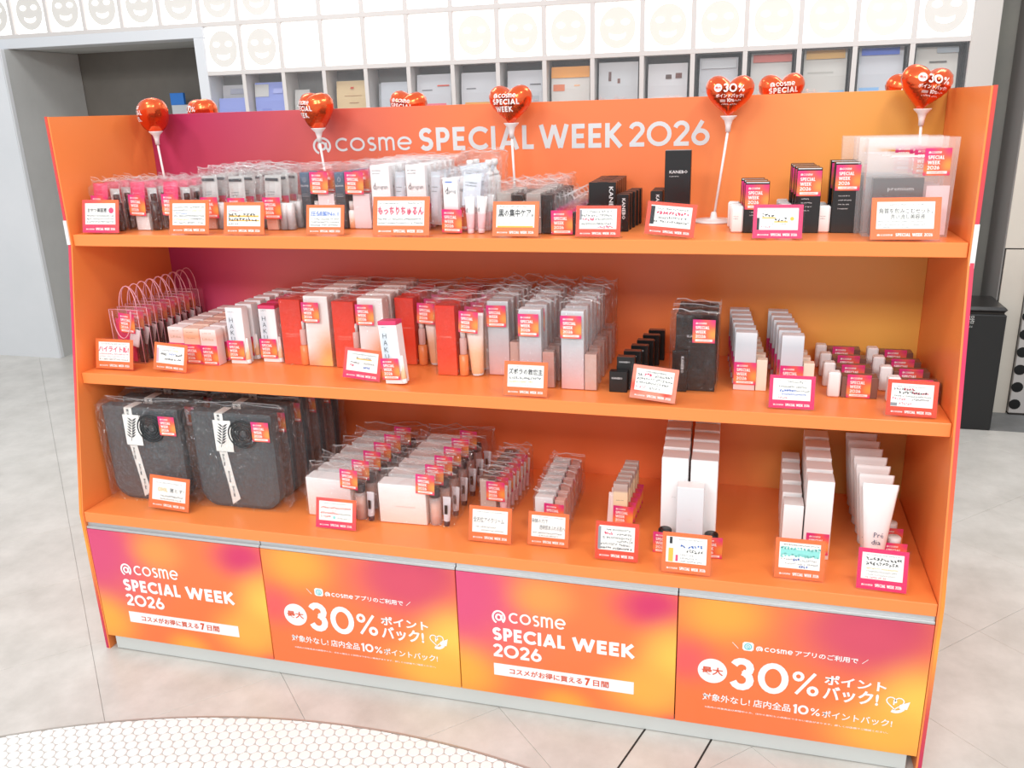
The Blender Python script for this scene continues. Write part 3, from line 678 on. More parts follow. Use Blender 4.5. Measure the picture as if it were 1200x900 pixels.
beige_p = hm('box_beige_pink', 'E8BBA6', .45); sil_t = ramp('tube_silver', [(0, hexc('8C8E93')), (.5, hexc('B9BABD')), (.8, hexc('F0EEED')), (1, hexc('F4F2F0'))])
slate = ramp('carton_slate', [(0, hexc('3A3D40')), (.55, hexc('474B50')), (1, hexc('5A7088'))])
wp_ramp = ramp('white_pink', [(0, hexc('F2BFC4')), (.42, hexc('F3C9CC')), (.50, hexc('F3F1F1')), (1, hexc('F3F2F2'))])
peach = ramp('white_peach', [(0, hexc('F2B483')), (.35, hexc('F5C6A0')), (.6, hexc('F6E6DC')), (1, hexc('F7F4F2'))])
redc = ramp('carton_red', [(0, hexc('F0603A')), (.3, hexc('E8452A')), (.75, hexc('E2402C')), (1, hexc('D8392B'))], rough=.28)
grad_s = ramp('silver_pink', [(0, hexc('E9B3AC')), (.3, hexc('D8BFC0')), (.6, hexc('C9CCCF')), (1, hexc('D9DBDD'))], rough=.3)
skyw = hm('pouch_pale_blue', 'DBE1EA', .35); cream = hm('box_cream', 'F6DCC6', .45)
# --- top shelf sets
pk = sachet(.044, .088, pink_m, deco=lambda m: lines(m, R, -.012, .016, (.058, .052, .070), .0025, -.0002, 1), mats=[hm('ink_pinkwhite', 'F6A9BC', .5)])
wb1 = cart(.040, .012, .044, WHT, lambda m: m.rib(arc(.004, .034, .004, .004, 0, 360, 10), .0006, -.0004, 1), [hm('ink_grey', 'B9A7A7', .5)])
db1 = MB().lathe([(.010, 0), (.0115, .002), (.0115, .072), (.006, .076), (.0075, .078), (.0075, .094), (.004, .095)], 14, y=.012).mesh('bottle', dark_br)
def pset(k): return ('gift_set', [('clear_bag', bag(.088, .030, .112, .022, 20+k)), ('sachet', pk, (-.020, .0035, .038), (math.radians(-6), 0, 0)), ('carton', wb1, (-.008, .003, .001)), ('bottle', db1, (.027, .004, .001)),
    ('inner_pouch', sachet(.030, .06, slv), (.018, .018, .05)), stk(-.014, .040, -.004, .05)])
PSET = [pset(k) for k in range(3)]
svp = sachet(.046, .098, slv, deco=lambda m: (m.box(-.018, .018, -.0006, .0002, .084, .091, 1), lines(m, R, -.012, .012, (.055, .048), .003, -.0004, 1)), mats=[capd])
bb = cart(.031, .012, .042, beige_p); stb = MB().lathe([(.0105, 0), (.0112, .002), (.0112, .064), (.009, .067)], 14, y=.012).mesh('bottle', sil_t)
def sset(k): return ('gift_set', [('clear_bag', bag(.086, .031, .138, .018, 40+k)), ('sachet', svp, (-.014, .004, .040), (math.radians(-4), R.uniform(-.05, .05), 0)), ('carton', bb, (-.018, .003, .001)), ('bottle', stb, (.012, .003, .001)), ('bottle', stb, (.031, .004, .001)), stk(-.010, .030, -.004)])
SSET = [sset(k) for k in range(3)]
slim = cart(.026, .022, .140, slate, lambda m: (m.rib(arc(0, .122, .004, .005, 0, 360, 10), .0008, -.0004, 1), text(m, 'ELIXIR', -.011, .011, .105, .109, -.0004, 1, .01, 1), lines(m, R, -.009, .009, (.085, .08), .002)), [WINK])
wpouch = cart(.046, .014, .086, hm('carton_pale_pink', 'EFE1E4', .4)); sbt = MB().lathe([(.008, 0), (.009, .002), (.009, .042), (.006, .046)], 12, y=.010).mesh('bottle', peach)
sbc = MB().lathe([(.0062, .046), (.0065, .068)], 12, y=.010).mesh('bottle_cap', hm('cap_clear_grey', 'CFC7C3', .2))
def cset(k): return ('gift_set', [('clear_bag', bag(.096, .031, .146, .014, 60+k)), ('slim_carton', slim, (-.033, .003, .001)), ('carton', wpouch, (.022, .006, .001)), ('bottle', sbt, (-.009, .003, .001), (0, 0, 0), [('bottle_cap', sbc)]), stk(.010, .088, -.004, .03)])
CSET = [cset(k) for k in range(2)]
dpc = cart(.050, .020, .156, wp_ramp, lambda m: (text(m, 'd', -.020, -.013, .098, .114, -.0004, 1, .0, 1), text(m, 'program', -.011, .019, .096, .106, -.0004, 1, -.002, 1), lines(m, R, -.02, .01, (.142, .135), .003), lines(m, R, -.018, .012, (.06, .05, .03), .002)), [INK])
dps = sachet(.028, .128, hm('pouch_grey_blue', 'CDD3DA', .35), deco=lambda m: lines(m, R, -.01, .01, (.09, .08), .003, -.0004, 1), mats=[INK])
def dset(k): return ('gift_set', [('clear_bag', bag(.092, .030, .155, .016, 80+k)), ('carton', dpc, (-.018, .003, .001)), ('sachet', dps, (.026, .010, .012), (0, .05, 0)), stk(-.014, .008, -.004)])
DSET = [dset(k) for k in range(2)]
tb1 = tube_mesh(.026, .0085, .085, wp_ramp, hm('cap_pink', 'EFC9CB', .35), .012, print_=lambda m: text(m, 'd', -.008, -.003, .05, .06, -.0012, 1, 0, 1), mats=[INK])
dp2 = cart(.036, .016, .128, wp_ramp, lambda m: (m.box(-.012, .006, -.0006, .0001, .118, .121, 2), text(m, 'd', -.013, -.005, .092, .108, -.0004, 1, 0, 1), text(m, 'prog', -.003, .014, .092, .100, -.0004, 1, -.002, 1)), [INK, hm('ink_blue', '5A86D8', .5)])
sp2 = sachet(.044, .075, skyw, deco=lambda m: lines(m, R, -.015, .015, (.055, .048), .003, -.0004, 1), mats=[INK])
def d3set(k): return ('gift_set', [('clear_bag', bag(.108, .031, .128, .022, 100+k, skew=.006)), ('carton', dp2, (-.030, .003, .001)), ('sachet', sp2, (.014, .012, .062), (0, .12, 0)),
    ('tube', tb1[0], (.014, .004, .0005), (0, 0, 0), [('cap', tb1[1])]), ('tube', tb1[0], (.040, .004, .0020), (0, .06, 0), [('cap', tb1[1])]), stk(-.028, .004, -.004, .03)])
D3SET = [d3set(k) for k in range(2)]
pumpm = MB().lathe([(.011, .095), (.0115, .10), (.005, .108), (.0045, .118), (.0085, .119), (.0085, .130), (.007, .133)], 12, y=.013).mesh('pump', hm('pump_white', 'F2F0EF', .35))
pmb = MB().lathe([(.013, 0), (.014, .002), (.014, .118), (.011, .125)], 14, y=.015).mesh('bottle', wp_ramp)
eps_ = sachet(.070, .085, skyw, deco=lambda m: (lines(m, R, -.02, .02, (.062,), .004, -.0004, 1), m.rib([(0.005, .015), (.005, .035)], .003, -.0008, 2)), mats=[INK, cream])
def eset(k): return ('gift_set', [('clear_bag', bag(.104, .034, .165, .020, 120+k, .003)), ('sachet', eps_, (-.004, .004, .070), (0, -.12, 0)), ('bottle', pmb, (-.026, .004, .001), (0, 0, 0), [('pump', pumpm, (0, 0, .030))]), ('bottle', pmb, (.022, .004, .001), (0, 0, 0), [('pump', pumpm, (0, 0, .030))])])
ESET = [eset(k) for k in range(2)]
sbx = cart(.034, .024, .092, hm('carton_silver', 'B5AEA8', .28, metal=.35)); bbx = cart(.026, .022, .088, hm('carton_charcoal', '2C2A29', .3)); brx = cart(.022, .018, .050, hm('carton_dark_brown', '3A2522', .3))
def fset(k): return ('gift_set', [('clear_bag', bag(.069, .030, .094, .022, 140+k, .0026)), ('carton', sbx, (-.0155, .004, .001)), ('carton', bbx, (.0165, .005, .001))])
FSET = [fset(k) for k in range(3)]
def kan(w, h, z0, z1, x0=None, vert=False, tw=.009):
    def f(m):
        if vert: vtext(m, 'KANEBO', x0, tw, z0, z1); 
        else: text(m, 'KANEBO', x0-w, x0+w, z0, z1, -.0004, 1, .012, 1); lines(m, R, x0-w, x0+w*.6, (z0-.008,), .0022)
    return f
K1 = ('carton', [('box_body', cart(.064, .027, .110, BLK, kan(0, 0, .028, .100, .021, True, .010), [WINK]))])
K2 = ('carton', [('box_body', cart(.028, .027, .084, BLK, kan(0, 0, .028, .076, .003, True, .008), [WINK]))])
K3 = ('carton', [('box_body', cart(.060, .027, .176, BLK, kan(.021, 0, .124, .131, .002), [WINK])), ('top_flap', MB().box(-.029, .029, .002, .025, .176, .1768).mesh('top_flap', hm('flap_grey', '8C8A88', .3)))])
for k_ in (K1, K2, K3):
    if len(k_[1]) < 2: k_[1].append(('top_flap', MB().box(-.012, .012, .004, .023, .0, .0007).mesh('top_flap', BLK), (0, 0, .110 if k_ is K1 else .084)))
dkx = {h: cart(.052, .028, h, hm('carton_wrapped_dark', '242120', .18), (lambda hh: lambda m: (lines(m, R, -.014, .014, [hh*.52, hh*.46, hh*.40, hh*.34], .0022), m.box(-.024, .024, -.0003, .0001, hh-.003, hh-.001, 1)))(h), [WINK]) for h in (.112, .14, .151)}
wcap = cart(.026, .026, .058, ramp('white_pinkbase', [(0, hexc('E9CFC9')), (.4, hexc('EFE6E3')), (1, hexc('F5F3F2'))]), lambda m: lines(m, R, -.008, .008, (.035, .03), .0015), [INK], c=.003)
def kset(h, sx): return ('gift_set', [('dark_carton', dkx[h], (.014, 0, 0)), ('white_carton', wcap, (-.026, .002, 0)), stk(sx, h-.060, -.0012)])
KI, KJ, KK = kset(.112, .014), kset(.14, .014), kset(.151, .016)
# --- large clear vinyl bags at right of the top shelf
def vin(w, h, d):
    mb = MB(); hw = w/2
    out = [(-hw, 0), (hw, 0), (hw+.004, h), (-hw-.004, h)]; hx, hz = .042, h-.030
    hole = [(-hx, hz-.006), (hx, hz-.006), (hx, hz+.006), (-hx, hz+.006)]
    for y in (0, d):
        vs = [(a, y, b) for a, b in out]+[(a, y, b) for a, b in hole]
        mb.add(vs, [(i, (i+1) % 4, 4+(i+1) % 4, 4+i) for i in range(4)])
    mb.add([(-hw, 0, 0), (hw, 0, 0), (hw, d, 0), (-hw, d, 0)], [(0, 1, 2, 3)])
    mb.add([(-hw, 0, 0), (-hw, d, 0), (-hw-.004, d, h), (-hw-.004, 0, h)], [(0, 1, 2, 3)]); mb.add([(hw, 0, 0), (hw, d, 0), (hw+.004, d, h), (hw+.004, 0, h)], [(0, 1, 2, 3)])
    return mb.mesh('vinyl_bag', FILM2)
lip = MB().rib([(-.040, 0), (.040, 0)], .0035).mesh('handle_slot_edge', hm('slot_edge', 'F0E3DC', .3))
bx = cart(.098, .020, .118, BLK, lambda m: (text(m, 'premium', -.020, .030, .090, .100, -.0004, 1, 0, 1),), [WINK])
VB = ('vinyl_bag_set', [('vinyl_bag', vin(.165, .200, .036)), ('handle_slot_edge', lip, (0, -.0006, .164)), ('black_carton', bx, (-.020, .006, .002)), ('insert_card', MB().box(-.022, .022, 0, .001, 0, .10).mesh('insert_card', hm('card_pale_pink', 'EED3D6', .5)), (.056, .004, .004)), stk(.048, .125, -.001)])
# --- middle shelf
def tote_h(droop=0):
    mb = MB()
    for y in (.001, .021):
        if droop and y < .01:
            mb.tube([(.030*math.cos(a), -.006-.008*math.sin(a), .150-.075*math.sin(a)) for a in [PI*i/12 for i in range(13)]], .0014, 5); continue
        pts = [(.028*math.cos(a)*1.0, y-(.010*math.sin(a) if y < .01 else -.004*math.sin(a)), .150+.062*math.sin(a)) for a in [PI*i/12 for i in range(13)]]
        mb.tube(pts, .0014, 5)
    return mb.mesh('handles', hm('vinyl_pink_edge', 'EBA9B4', .25))
def tote_b():
    mb = MB(); w, h, d = .092, .152, .024
    mb.box(-w/2, w/2, 0, d, 0, h); mb.f = [f for i, f in enumerate(mb.f) if i != 1]; mb.m = mb.m[:-1]; mb.sm = mb.sm[:-1]
    return mb.mesh('vinyl_body', film('pink_vinyl', tint=(1, .95, .96), rough=.1, gl=.4, base=.03, milky=.03, bump=.25))
seam_m = MB()
for x in (-.046, .046): seam_m.tube([(x, 0, .0015), (x, 0, .152)], .0010, 4)
seam_m.tube([(-.046, 0, .152), (.046, 0, .152)], .0010, 4)
TOTE = ('vinyl_tote_set', [('vinyl_body', tote_b()), ('handles', tote_h()), ('piping', seam_m.mesh('piping', hm('vinyl_pink_edge', 'EBA9B4', .25))), ('sachet', sachet(.056, .120, hm('sachet_magenta', 'DC2F6C', .3)), (-.014, .004, .004), (0, .03, 0)),
    ('carton', cart(.030, .004, .050, WHT), (.016, -.0002-.0038+.0045, .050), (0, .3, 0)), ('brown_carton', cart(.024, .012, .095, dark_br), (.020, .0165-.001, .001), (0, 0, 0)), stk(.006, .088, -.002, .08)])
TOTE[1][5] = ('brown_carton', cart(.022, .006, .095, dark_br), (.030, .0130, .001), (0, 0, 0))
pkx = ramp('small_box_pink', [(0, hexc('F3C8C6')), (.5, hexc('F2D9D6')), (.78, hexc('F4C4B6')), (1, hexc('F6F0EE'))])
M2 = ('carton_with_sticker', [('box_body', cart(.049, .036, .100, pkx, lambda m: (lines(m, R, -.016, .016, (.088,), .003), text(m, 'Liftdea', -.017, .016, .070, .077, -.0004, 1, 0, 1)), [hm('ink_gold', 'B99C7C', .4)])), stk(-.001, .002, -.0008)])
M2b = ('carton_with_sticker', [('box_body', cart(.049, .036, .100, ramp('small_box_peach', [(0, hexc('F3C8C6')), (.5, hexc('F4D0BD')), (.78, hexc('F2A983')), (1, hexc('F7D9C8'))]), lambda m: lines(m, R, -.016, .016, (.088, .072), .003), [hm('ink_gold', 'B99C7C', .4)])), stk(-.001, .002, -.0008)])
def haku(m):
    for i, ch in enumerate('HAKU'): text(m, ch, -.0155, -.005, .116-i*.0175, .128-i*.0175, -.0004, 1, -.012, 1)
    lines(m, R, -.017, .002, (.143,), .002)
hk_m = blobs('haku_print', hexc('F4F3F3'), [(-.012, .09, (.026, .11), hexc('CBD6DE'))], noise=0, scale=.1, rough=.35)
hkt = tube_mesh(.020, .0075, .070, peach, WHT, .012)
def hakus(top): return ('gift_set', [('carton', cart(.050, .030, .156 if not top else .148, hk_m, haku, [INK]), (0, .003, 0))]+([('pink_lid', cart(.0505, .0305, .010, hm('lid_pink', 'D9406C', .35)), (0, .003, .1485))] if top else [])+[('tube', hkt[0], (.027, .0, .0012), (0, -.1, 0), [('cap', hkt[1])]), stk(-.004, .012, -.001)])
HK, HKP = hakus(0), hakus(1)
wob = blobs('white_orange_print', hexc('F3EDEA'), [(.035, .02, (.085, .13), hexc('F0A060')), (-.03, -.02, (.07, .09), hexc('EE9560')), (.03, .0, .06, hexc('F8C070'))], noise=0, scale=.1, rough=.38)
rdx = cart(.062, .034, .178, redc, lambda m: (text(m, 'MAQuillAGE', -.018, .018, .082, .086, -.0004, 1, 0, 1), m.rib([(-.018, .078), (.018, .078)], .0006, -.0004, 1)), [hm('ink_redwhite', 'F6B7A8', .5)])
wbx = cart(.070, .038, .190, wob); 
smb = MB().lathe([(.011, 0), (.012, .002), (.012, .052), (.007, .055)], 14, y=.012).mesh('bottle', hm('bottle_orange', 'EE8A4E', .25)); smc = MB().lathe([(.0085, .055), (.0090, .056), (.0090, .095), (.0075, .098)], 14, y=.012).mesh('bottle_cap', hm('glass_pinkish', 'D9AFA8', .15))
smc2 = MB().lathe([(.0065, .098), (.0070, .118), (.0055, .120)], 12, y=.012).mesh('nozzle', WHT)
btl = lambda x, y: ('bottle', smb, (x, y, .001), (0, 0, 0), [('bottle_cap', smc), ('nozzle', smc2)])
def m4(k): return ('gift_set', [('clear_bag', bag(.152, .050, .184, .010, 160+k, .0015)), ('red_carton', rdx, (-.041, .008, .001)), btl(-.012, -.016+.019), ('white_carton', wbx, (.038, .006, .001)), stk(.026, .122, -.003)])
M4 = [m4(0), m4(1)]
tbx = tube_mesh(.052, .016, .160, peach, WHT, .006)
def m6(k): return ('gift_set', [('clear_bag', bag(.136, .042, .172, .022, 180+k, .0022)), ('red_carton', cart(.052, .030, .180, redc, lambda m: text(m, 'MAQuillAGE', -.015, .015, .098, .102, -.0004, 1, 0, 1), [hm('ink_redwhite', 'F6B7A8', .5)]), (-.038, .004, .001)), btl(.004, .002), ('tube', tbx[0], (.038, .005, .0015), (0, -.04, 0), [('cap', tbx[1])]), stk(.024, .116, -.003, .06)])
M6 = [m6(0), m6(1)]
def m7(k): return ('gift_set', [('clear_bag', bag(.092, .038, .186, .024, 200+k, .0028)), ('carton', cart(.054, .030, .190, grad_s), (-.014, .004, .001)), ('small_carton', cart(.028, .026, .088, hm('carton_rose_silver', 'D9B3A8', .25, metal=.3)), (.029, .003, .001)), stk(-.016, .128, -.004)])
M7 = [m7(k) for k in range(3)]
top_refl = hm('box_top_reflection', '6A4034', .25)  # brown reflection painted onto the top of the black carton
M8 = ('carton_pair', [('front_carton', cart(.042, .022, .050, BLK, lambda m: text(m, 'KANEBO', -.015, .010, .032, .037, -.0004, 1, .01, 1), [WINK])), ('rear_carton', cart(.042, .020, .080, BLK, lambda m: (text(m, 'KANEBO', -.015, .010, .066, .070, -.0004, 1, .01, 1), m.box(-.020, .020, .001, .019, .080, .0806, 2)), [WINK, top_refl]), (.014, .0225, 0))])
def m9(k): return ('gift_set', [('clear_bag', bag(.108, .040, .178, .012, 220+k, .002)), ('large_carton', cart(.092, .028, .182, BLK, lambda m: text(m, 'KANEBO', -.02, .022, .128, .134, -.0004, 1, .01, 1), [WINK]), (.004, .014, .001)), ('small_carton', cart(.034, .010, .098, BLK, lambda m: vtext(m, 'KANEBO', .006, .007, .045, .085), [WINK]), (-.030, .003, .001)), stk(.022, .122, -.004)])
M9 = [m9(0), m9(1)]
g10 = ramp('grey_pink', [(0, hexc('EFC9C4')), (.35, hexc('CFC9CE')), (.8, hexc('C6CCD2')), (1, hexc('DDE1E5'))], rough=.3)
M10 = ('gift_set', [('carton', cart(.048, .030, .138, g10), (-.014, 0, 0)), ('small_carton', cart(.024, .024, .074, cream), (.024, .002, 0)), stk(-.013, .014, -.001)])
brn = hm('carton_mauve_brown', '7C5347', .3)
M11 = ('gift_set', [('white_carton', cart(.026, .026, .058, ramp('white_pinkbase', [(0, hexc('E9CFC9')), (1, hexc('F5F3F2'))]), c=.003), (-.040, -.004, 0)), ('brown_carton', cart(.076, .036, .048, brn, lambda m: lines(m, R, -.03, .0, (.03,), .002), [INK]), (.014, 0, 0)), stk(.012, -.0035+.0045, -.001),
    ('sticker_flap', MB().box(-.025, .025, -.0016, .014, 0, .0006).mesh('sticker_flap', hm('sticker_pink', 'DB3A6E', .4)), (.012, 0, .0484))])
# --- bottom shelf
fab = noisy('hazed_black_canvas', hexc('484C4F'), hexc('565B5E'), 140, .8, .5)  # black cloth lightened to carry the haze of the film over it
def rr(w, h, rb, n=6): return arc(w/2-rb, rb, rb, rb, -90, 0, n)+[(w/2, h)]+[(-w/2, h)]+arc(-w/2+rb, rb, rb, rb, 180, 270, n)
def canvas():
    mb = MB(); w, h = .236, .272; layers = [(0, .010), (.006, .0), (.040, .0), (.047, .008)]
    vs = []; o = rr(w, h, .05); n = len(o)
    for y, inset in layers: vs += [(a*(1-inset/w*2), y, inset+b*(1-inset*1.6/h)) for a, b in o]
    fs = [(k*n+i, k*n+n+i, k*n+n+(i+1) % n, k*n+(i+1) % n) for k in range(3) for i in range(n)]+[tuple(range(n)), tuple(range(4*n-1, 3*n-1, -1))]
    mb.add(vs, fs); return mb.mesh('folded_tote', fab)
def coil():
    mb = MB()
    for k in range(5):
        r_ = .012+k*.007; mb.tube([(.035+r_*math.cos(a)*1.0, -.001-.0006*k, .218+r_*math.sin(a)*.95) for a in [2*PI*i/20 for i in range(21)]], .0022, 5)
    return mb.mesh('coiled_handle', hm('cord_black', '2E3133', .7))
paper_w = hm('paper_white', 'EEECE6', .6)
def tag_mesh():
    mb = MB(); mb.box(-.026, .026, -.0008, 0, 0, .088)
    mb.rib([(-.010, .012), (-.002, .035), (.004, .075)], .0014, -.0012, 1); rnd = random.Random(9)
    for i in range(7):
        z = .022+i*.008; x = -.007+i*.0017
        for s_ in (-1, 1): flat(mb, [(x, z), (x+s_*.006, z+.001), (x+s_*.015, z+.010), (x+s_*.006, z+.007)][::s_], -.0012, 1)
    return mb.mesh('paper_tag', [paper_w, INK])
def band(side):
    mb = MB()
    if side == 'up': mb.box(-.012, .012, -.001, 0, .252, .2745); mb.box(-.012, .012, -.001, .046, .2730, .2745); text(mb, 'MUA', -.005, .004, .2535, .270, -.0014, 1, .01, 1, vert=True)
    else:
        mb.add([(-.012, -.001, .165), (.012, -.001, .165), (.024, -.001, .075), (.033, -.001, .030), (.008, -.001, .012), (.002, -.001, .075)], [(5, 2, 1, 0), (4, 3, 2, 5)][::1])
        for i, (x, z0, z1, s_) in enumerate(((-.001, .125, .158, 'BAUM'), (.009, .078, .110, 'BAUM'), (.016, .036, .066, 'BAUM'))): text(mb, s_, x-.003, x+.003, z0, z1, -.0015, 1, .01, 1, vert=True)
    return mb.mesh('paper_band', [paper_w, INK])
tagm, b_up, b_dn = tag_mesh(), band('up'), band('dn'); cvm = canvas(); colm = coil()
def btote(k): return ('tote_bag', [('clear_bag', bag(.268, .056, .276, .016, 240+k, .0038, .01)), ('folded_tote', cvm, (0, .004, .002), (0, 0, 0), [('woven_label', txt_lbl)]), ('coiled_handle', colm, (0, .0035, .002)), ('paper_band', b_up, (-.030, .0030, .001)), ('paper_band', b_dn, (-.030, .0030, .001)), ('paper_tag', tagm, (-.022, .0005, .168)), stk(.092, .205, -.0045)])
tl = MB(); text(tl, 'BAUM', -.014, .012, .028, .033, -.0006, 0, 0, 1); txt_lbl = tl.mesh('woven_label', hm('ink_black', '151515', .6))
BT = [btote(k) for k in range(3)]
wbig = cart(.128, .046, .108, ramp('white_warm', [(0, hexc('F5DCCF')), (.5, hexc('F6EAE4')), (1, hexc('F7F5F4'))]), lambda m: text(m, 'medeatura', -.018, .034, .046, .050, -.0004, 1, 0, 1), [hm('ink_rose', 'E6A79A', .4)])
tb2 = tube_mesh(.022, .0085, .080, hm('tube_pale', 'DCD6DA', .3), hm('cap_wine', '50282C', .3), .014, print_=lambda m: m.box(-.004, .004, -.0004, .0002, .035, .060, 1), mats=[BLK])
ptb = MB().lathe([(.015, 0), (.016, .002), (.016, .070), (.010, .076)], 14, y=.017).mesh('bottle', film('bottle_clear', tint=(1, .86, .78), gl=.4, base=.1, milky=.25)); pcp = MB().lathe([(.0135, .076), (.014, .077), (.014, .096), (.012, .098)], 14, y=.017).mesh('bottle_cap', capd)
pli = MB().lathe([(.0135, .004), (.0135, .058), (.006, .059)], 12, y=.017).mesh('liquid', hm('liquid_peach', 'EDB79C', .2))
def b2(k): return ('gift_set', [('clear_bag', bag(.200, .052, .112, .030, 260+k, .0032, .006)), ('white_carton', wbig, (-.032, .003, .001)), ('bottle', ptb, (.052, .003, .001), (0, 0, 0), [('bottle_cap', pcp), ('liquid', pli)]), ('tube', tb2[0], (.082, .004, .0015), (0, .05, 0), [('cap', tb2[1])]), stk(.034, .092, -.004, .05)])
B2S = [b2(k) for k in range(3)]
def b3(k): return ('gift_set', [('clear_bag', bag(.082, .026, .100, .022, 280+k, .0024)), ('carton', cart(.042, .018, .098, hm('carton_greige', 'CDB7AC', .35)), (-.017, .003, .001)), ('metal_strip', MB().box(-.020, .020, .001, .017, 0, .004).mesh('metal_strip', hm('strip_silver', 'A9A6A2', .2, metal=.8)), (-.017, .003, .0992)), ('tube', tb1[0], (.022, .003, .0005), (0, 0, 0), [('cap', tb1[1])]), stk(.006, .046, -.004, .02)])
B3S = [b3(0), b3(1)]
def b4(k): return ('gift_set', [('clear_bag', bag(.088, .033, .094, .016, 300+k, .0024)), ('carton', cart(.046, .022, .094, WHT), (-.016, .003, .001)), ('slim_carton', cart(.024, .022, .090, hm('carton_dusty_pink', 'D9A799', .4)), (.024, .003, .001)), stk(.010, .030, -.004, .03)])
B4S = [b4(0), b4(1)]
B5S = ('gift_set', [('carton', cart(.036, .018, .120, ramp('rose_cream', [(0, hexc('EFB3A2')), (.45, hexc('EDB9A2')), (.55, hexc('F2D9B0')), (.8, hexc('F2DDBB')), (.85, hexc('BDA79C')), (1, hexc('C9BAB2'))]), lambda m: lines(m, R, -.01, .01, (.075,), .002), [INK]), (0, .002, 0)), ('slim_pouch', sachet(.022, .09, hm('pouch_cream', 'F3E2DC', .35)), (-.024, .006, .002), (0, .06, 0)), stk(.006, .008, -.0008, .04)])
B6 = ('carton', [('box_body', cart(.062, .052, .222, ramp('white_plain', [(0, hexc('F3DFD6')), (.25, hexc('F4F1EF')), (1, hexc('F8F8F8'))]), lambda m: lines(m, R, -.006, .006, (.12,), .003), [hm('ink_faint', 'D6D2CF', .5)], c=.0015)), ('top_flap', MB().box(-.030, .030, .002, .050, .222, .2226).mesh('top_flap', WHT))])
B6F = ('carton', [('box_body', cart(.062, .038, .172, hm('carton_pale_grey', 'DFE0E2', .4), lambda m: lines(m, R, -.006, .006, (.09,), .003), [hm('ink_faint', 'D6D2CF', .5)], c=.0015)), ('top_flap', MB().box(-.030, .030, .002, .036, .172, .1726).mesh('top_flap', WHT))])
JAR = ('jar_set', [('jar', MB().lathe([(.014, .004), (.0145, .006), (.0145, .040), (.013, .042)], 18, y=.018).mesh('jar', hm('jar_pale', 'E9E2DF', .3))), ('lid', MB().lathe([(.0155, .042), (.016, .043), (.016, .054), (.0145, .056)], 18, y=.018).mesh('lid', BLK)), ('carton_base', MB().box(-.016, .016, .002, .034, 0, .004).mesh('carton_base', WHT)), ('promo_sticker', STM, (0, .0005, -.0+.0005))])
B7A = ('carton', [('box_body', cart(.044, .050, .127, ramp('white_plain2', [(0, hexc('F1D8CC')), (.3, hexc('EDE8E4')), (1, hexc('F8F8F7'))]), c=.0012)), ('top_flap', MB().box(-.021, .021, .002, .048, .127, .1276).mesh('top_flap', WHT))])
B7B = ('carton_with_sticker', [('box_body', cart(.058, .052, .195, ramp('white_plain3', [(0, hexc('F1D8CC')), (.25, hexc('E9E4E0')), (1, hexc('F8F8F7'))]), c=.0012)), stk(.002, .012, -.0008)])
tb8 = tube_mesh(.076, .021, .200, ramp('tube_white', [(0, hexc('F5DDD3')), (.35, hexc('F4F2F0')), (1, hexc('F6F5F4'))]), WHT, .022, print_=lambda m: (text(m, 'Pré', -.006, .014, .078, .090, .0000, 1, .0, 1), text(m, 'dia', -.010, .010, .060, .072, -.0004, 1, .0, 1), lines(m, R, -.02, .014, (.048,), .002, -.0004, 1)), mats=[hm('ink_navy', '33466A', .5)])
B8 = ('cosmetic_tube', [('tube_body', tb8[0]), ('cap', tb8[1])])
B8J = ('jar_set', [('jar', MB().lathe([(.014, 0), (.015, .002), (.015, .045), (.013, .047)], 18, y=.018).mesh('jar', hm('jar_rose', 'F2D3CB', .25))), ('lid', MB().lathe([(.0140, .047), (.0145, .048), (.0145, .060), (.013, .062)], 18, y=.018).mesh('lid', WHT)), ('promo_sticker', STM, (.0, .0, .0005))])

# ================================================================== PRODUCTS: setting them out
ORD = ['at the front', 'second from front', 'third from front', 'fourth from front', 'fifth from front', 'sixth from front', 'seventh from front', 'eighth from front', 'ninth from front', 'tenth from front', 'eleventh from front', 'twelfth from front']
JR = random.Random(4)
BAL = [(.095, .455), (.61, .455), (1.138, .455), (1.640, .462), (2.095, .455)]
def row(pr, x, y, n, dy, Z, desc, cat, group, dx=0, jit=.0012, rot=.02, grow=0):
    for i in range(n):
        if Z == Z1 and any(abs(x+dx*i-bx) < .108 and y+dy*i > by-.052-.036 for bx, by in BAL): continue
        p = pr[i % len(pr)] if isinstance(pr, list) else pr
        spawn(p, desc+', '+ORD[i], cat, (x+dx*i+JR.uniform(-jit, jit), y+dy*i, Z+EPS), (0, 0, JR.uniform(-rot, rot)), group)
# top shelf
row(PSET, .080, .205, 7, .043, Z1, 'pink sachet gift set in leftmost column of top shelf', 'gift set', 'pink sachet sets on the top shelf')
row(PSET[::-1], .176, .228, 6, .043, Z1, 'pink sachet gift set in second column of top shelf', 'gift set', 'pink sachet sets on the top shelf')
row(PSET[1:]+PSET[:1], .272, .236, 6, .043, Z1, 'pink sachet gift set in third column of top shelf', 'gift set', 'pink sachet sets on the top shelf')
row(SSET, .372, .258, 6, .042, Z1, 'silver pouch gift set, left column behind yellow-marked card', 'gift set', 'silver pouch sets on the top shelf')
row(SSET[::-1], .466, .236, 6, .045, Z1, 'silver pouch gift set, middle column with tall pouches', 'gift set', 'silver pouch sets on the top shelf')
row(SSET[1:], .560, .248, 6, .043, Z1, 'silver pouch gift set, right column beside charcoal boxes', 'gift set', 'silver pouch sets on the top shelf')
row(CSET, .655, .290, 5, .045, Z1, 'set with slim charcoal carton, left column behind number-one card', 'gift set', 'charcoal carton sets on the top shelf')
row(CSET, .757, .282, 5, .045, Z1, 'set with slim charcoal carton, right column behind number-one card', 'gift set', 'charcoal carton sets on the top shelf')
row(DSET, .858, .272, 6, .041, Z1, 'white and pink carton set, left column behind pink-lettered card', 'gift set', 'white and pink carton sets on the top shelf')
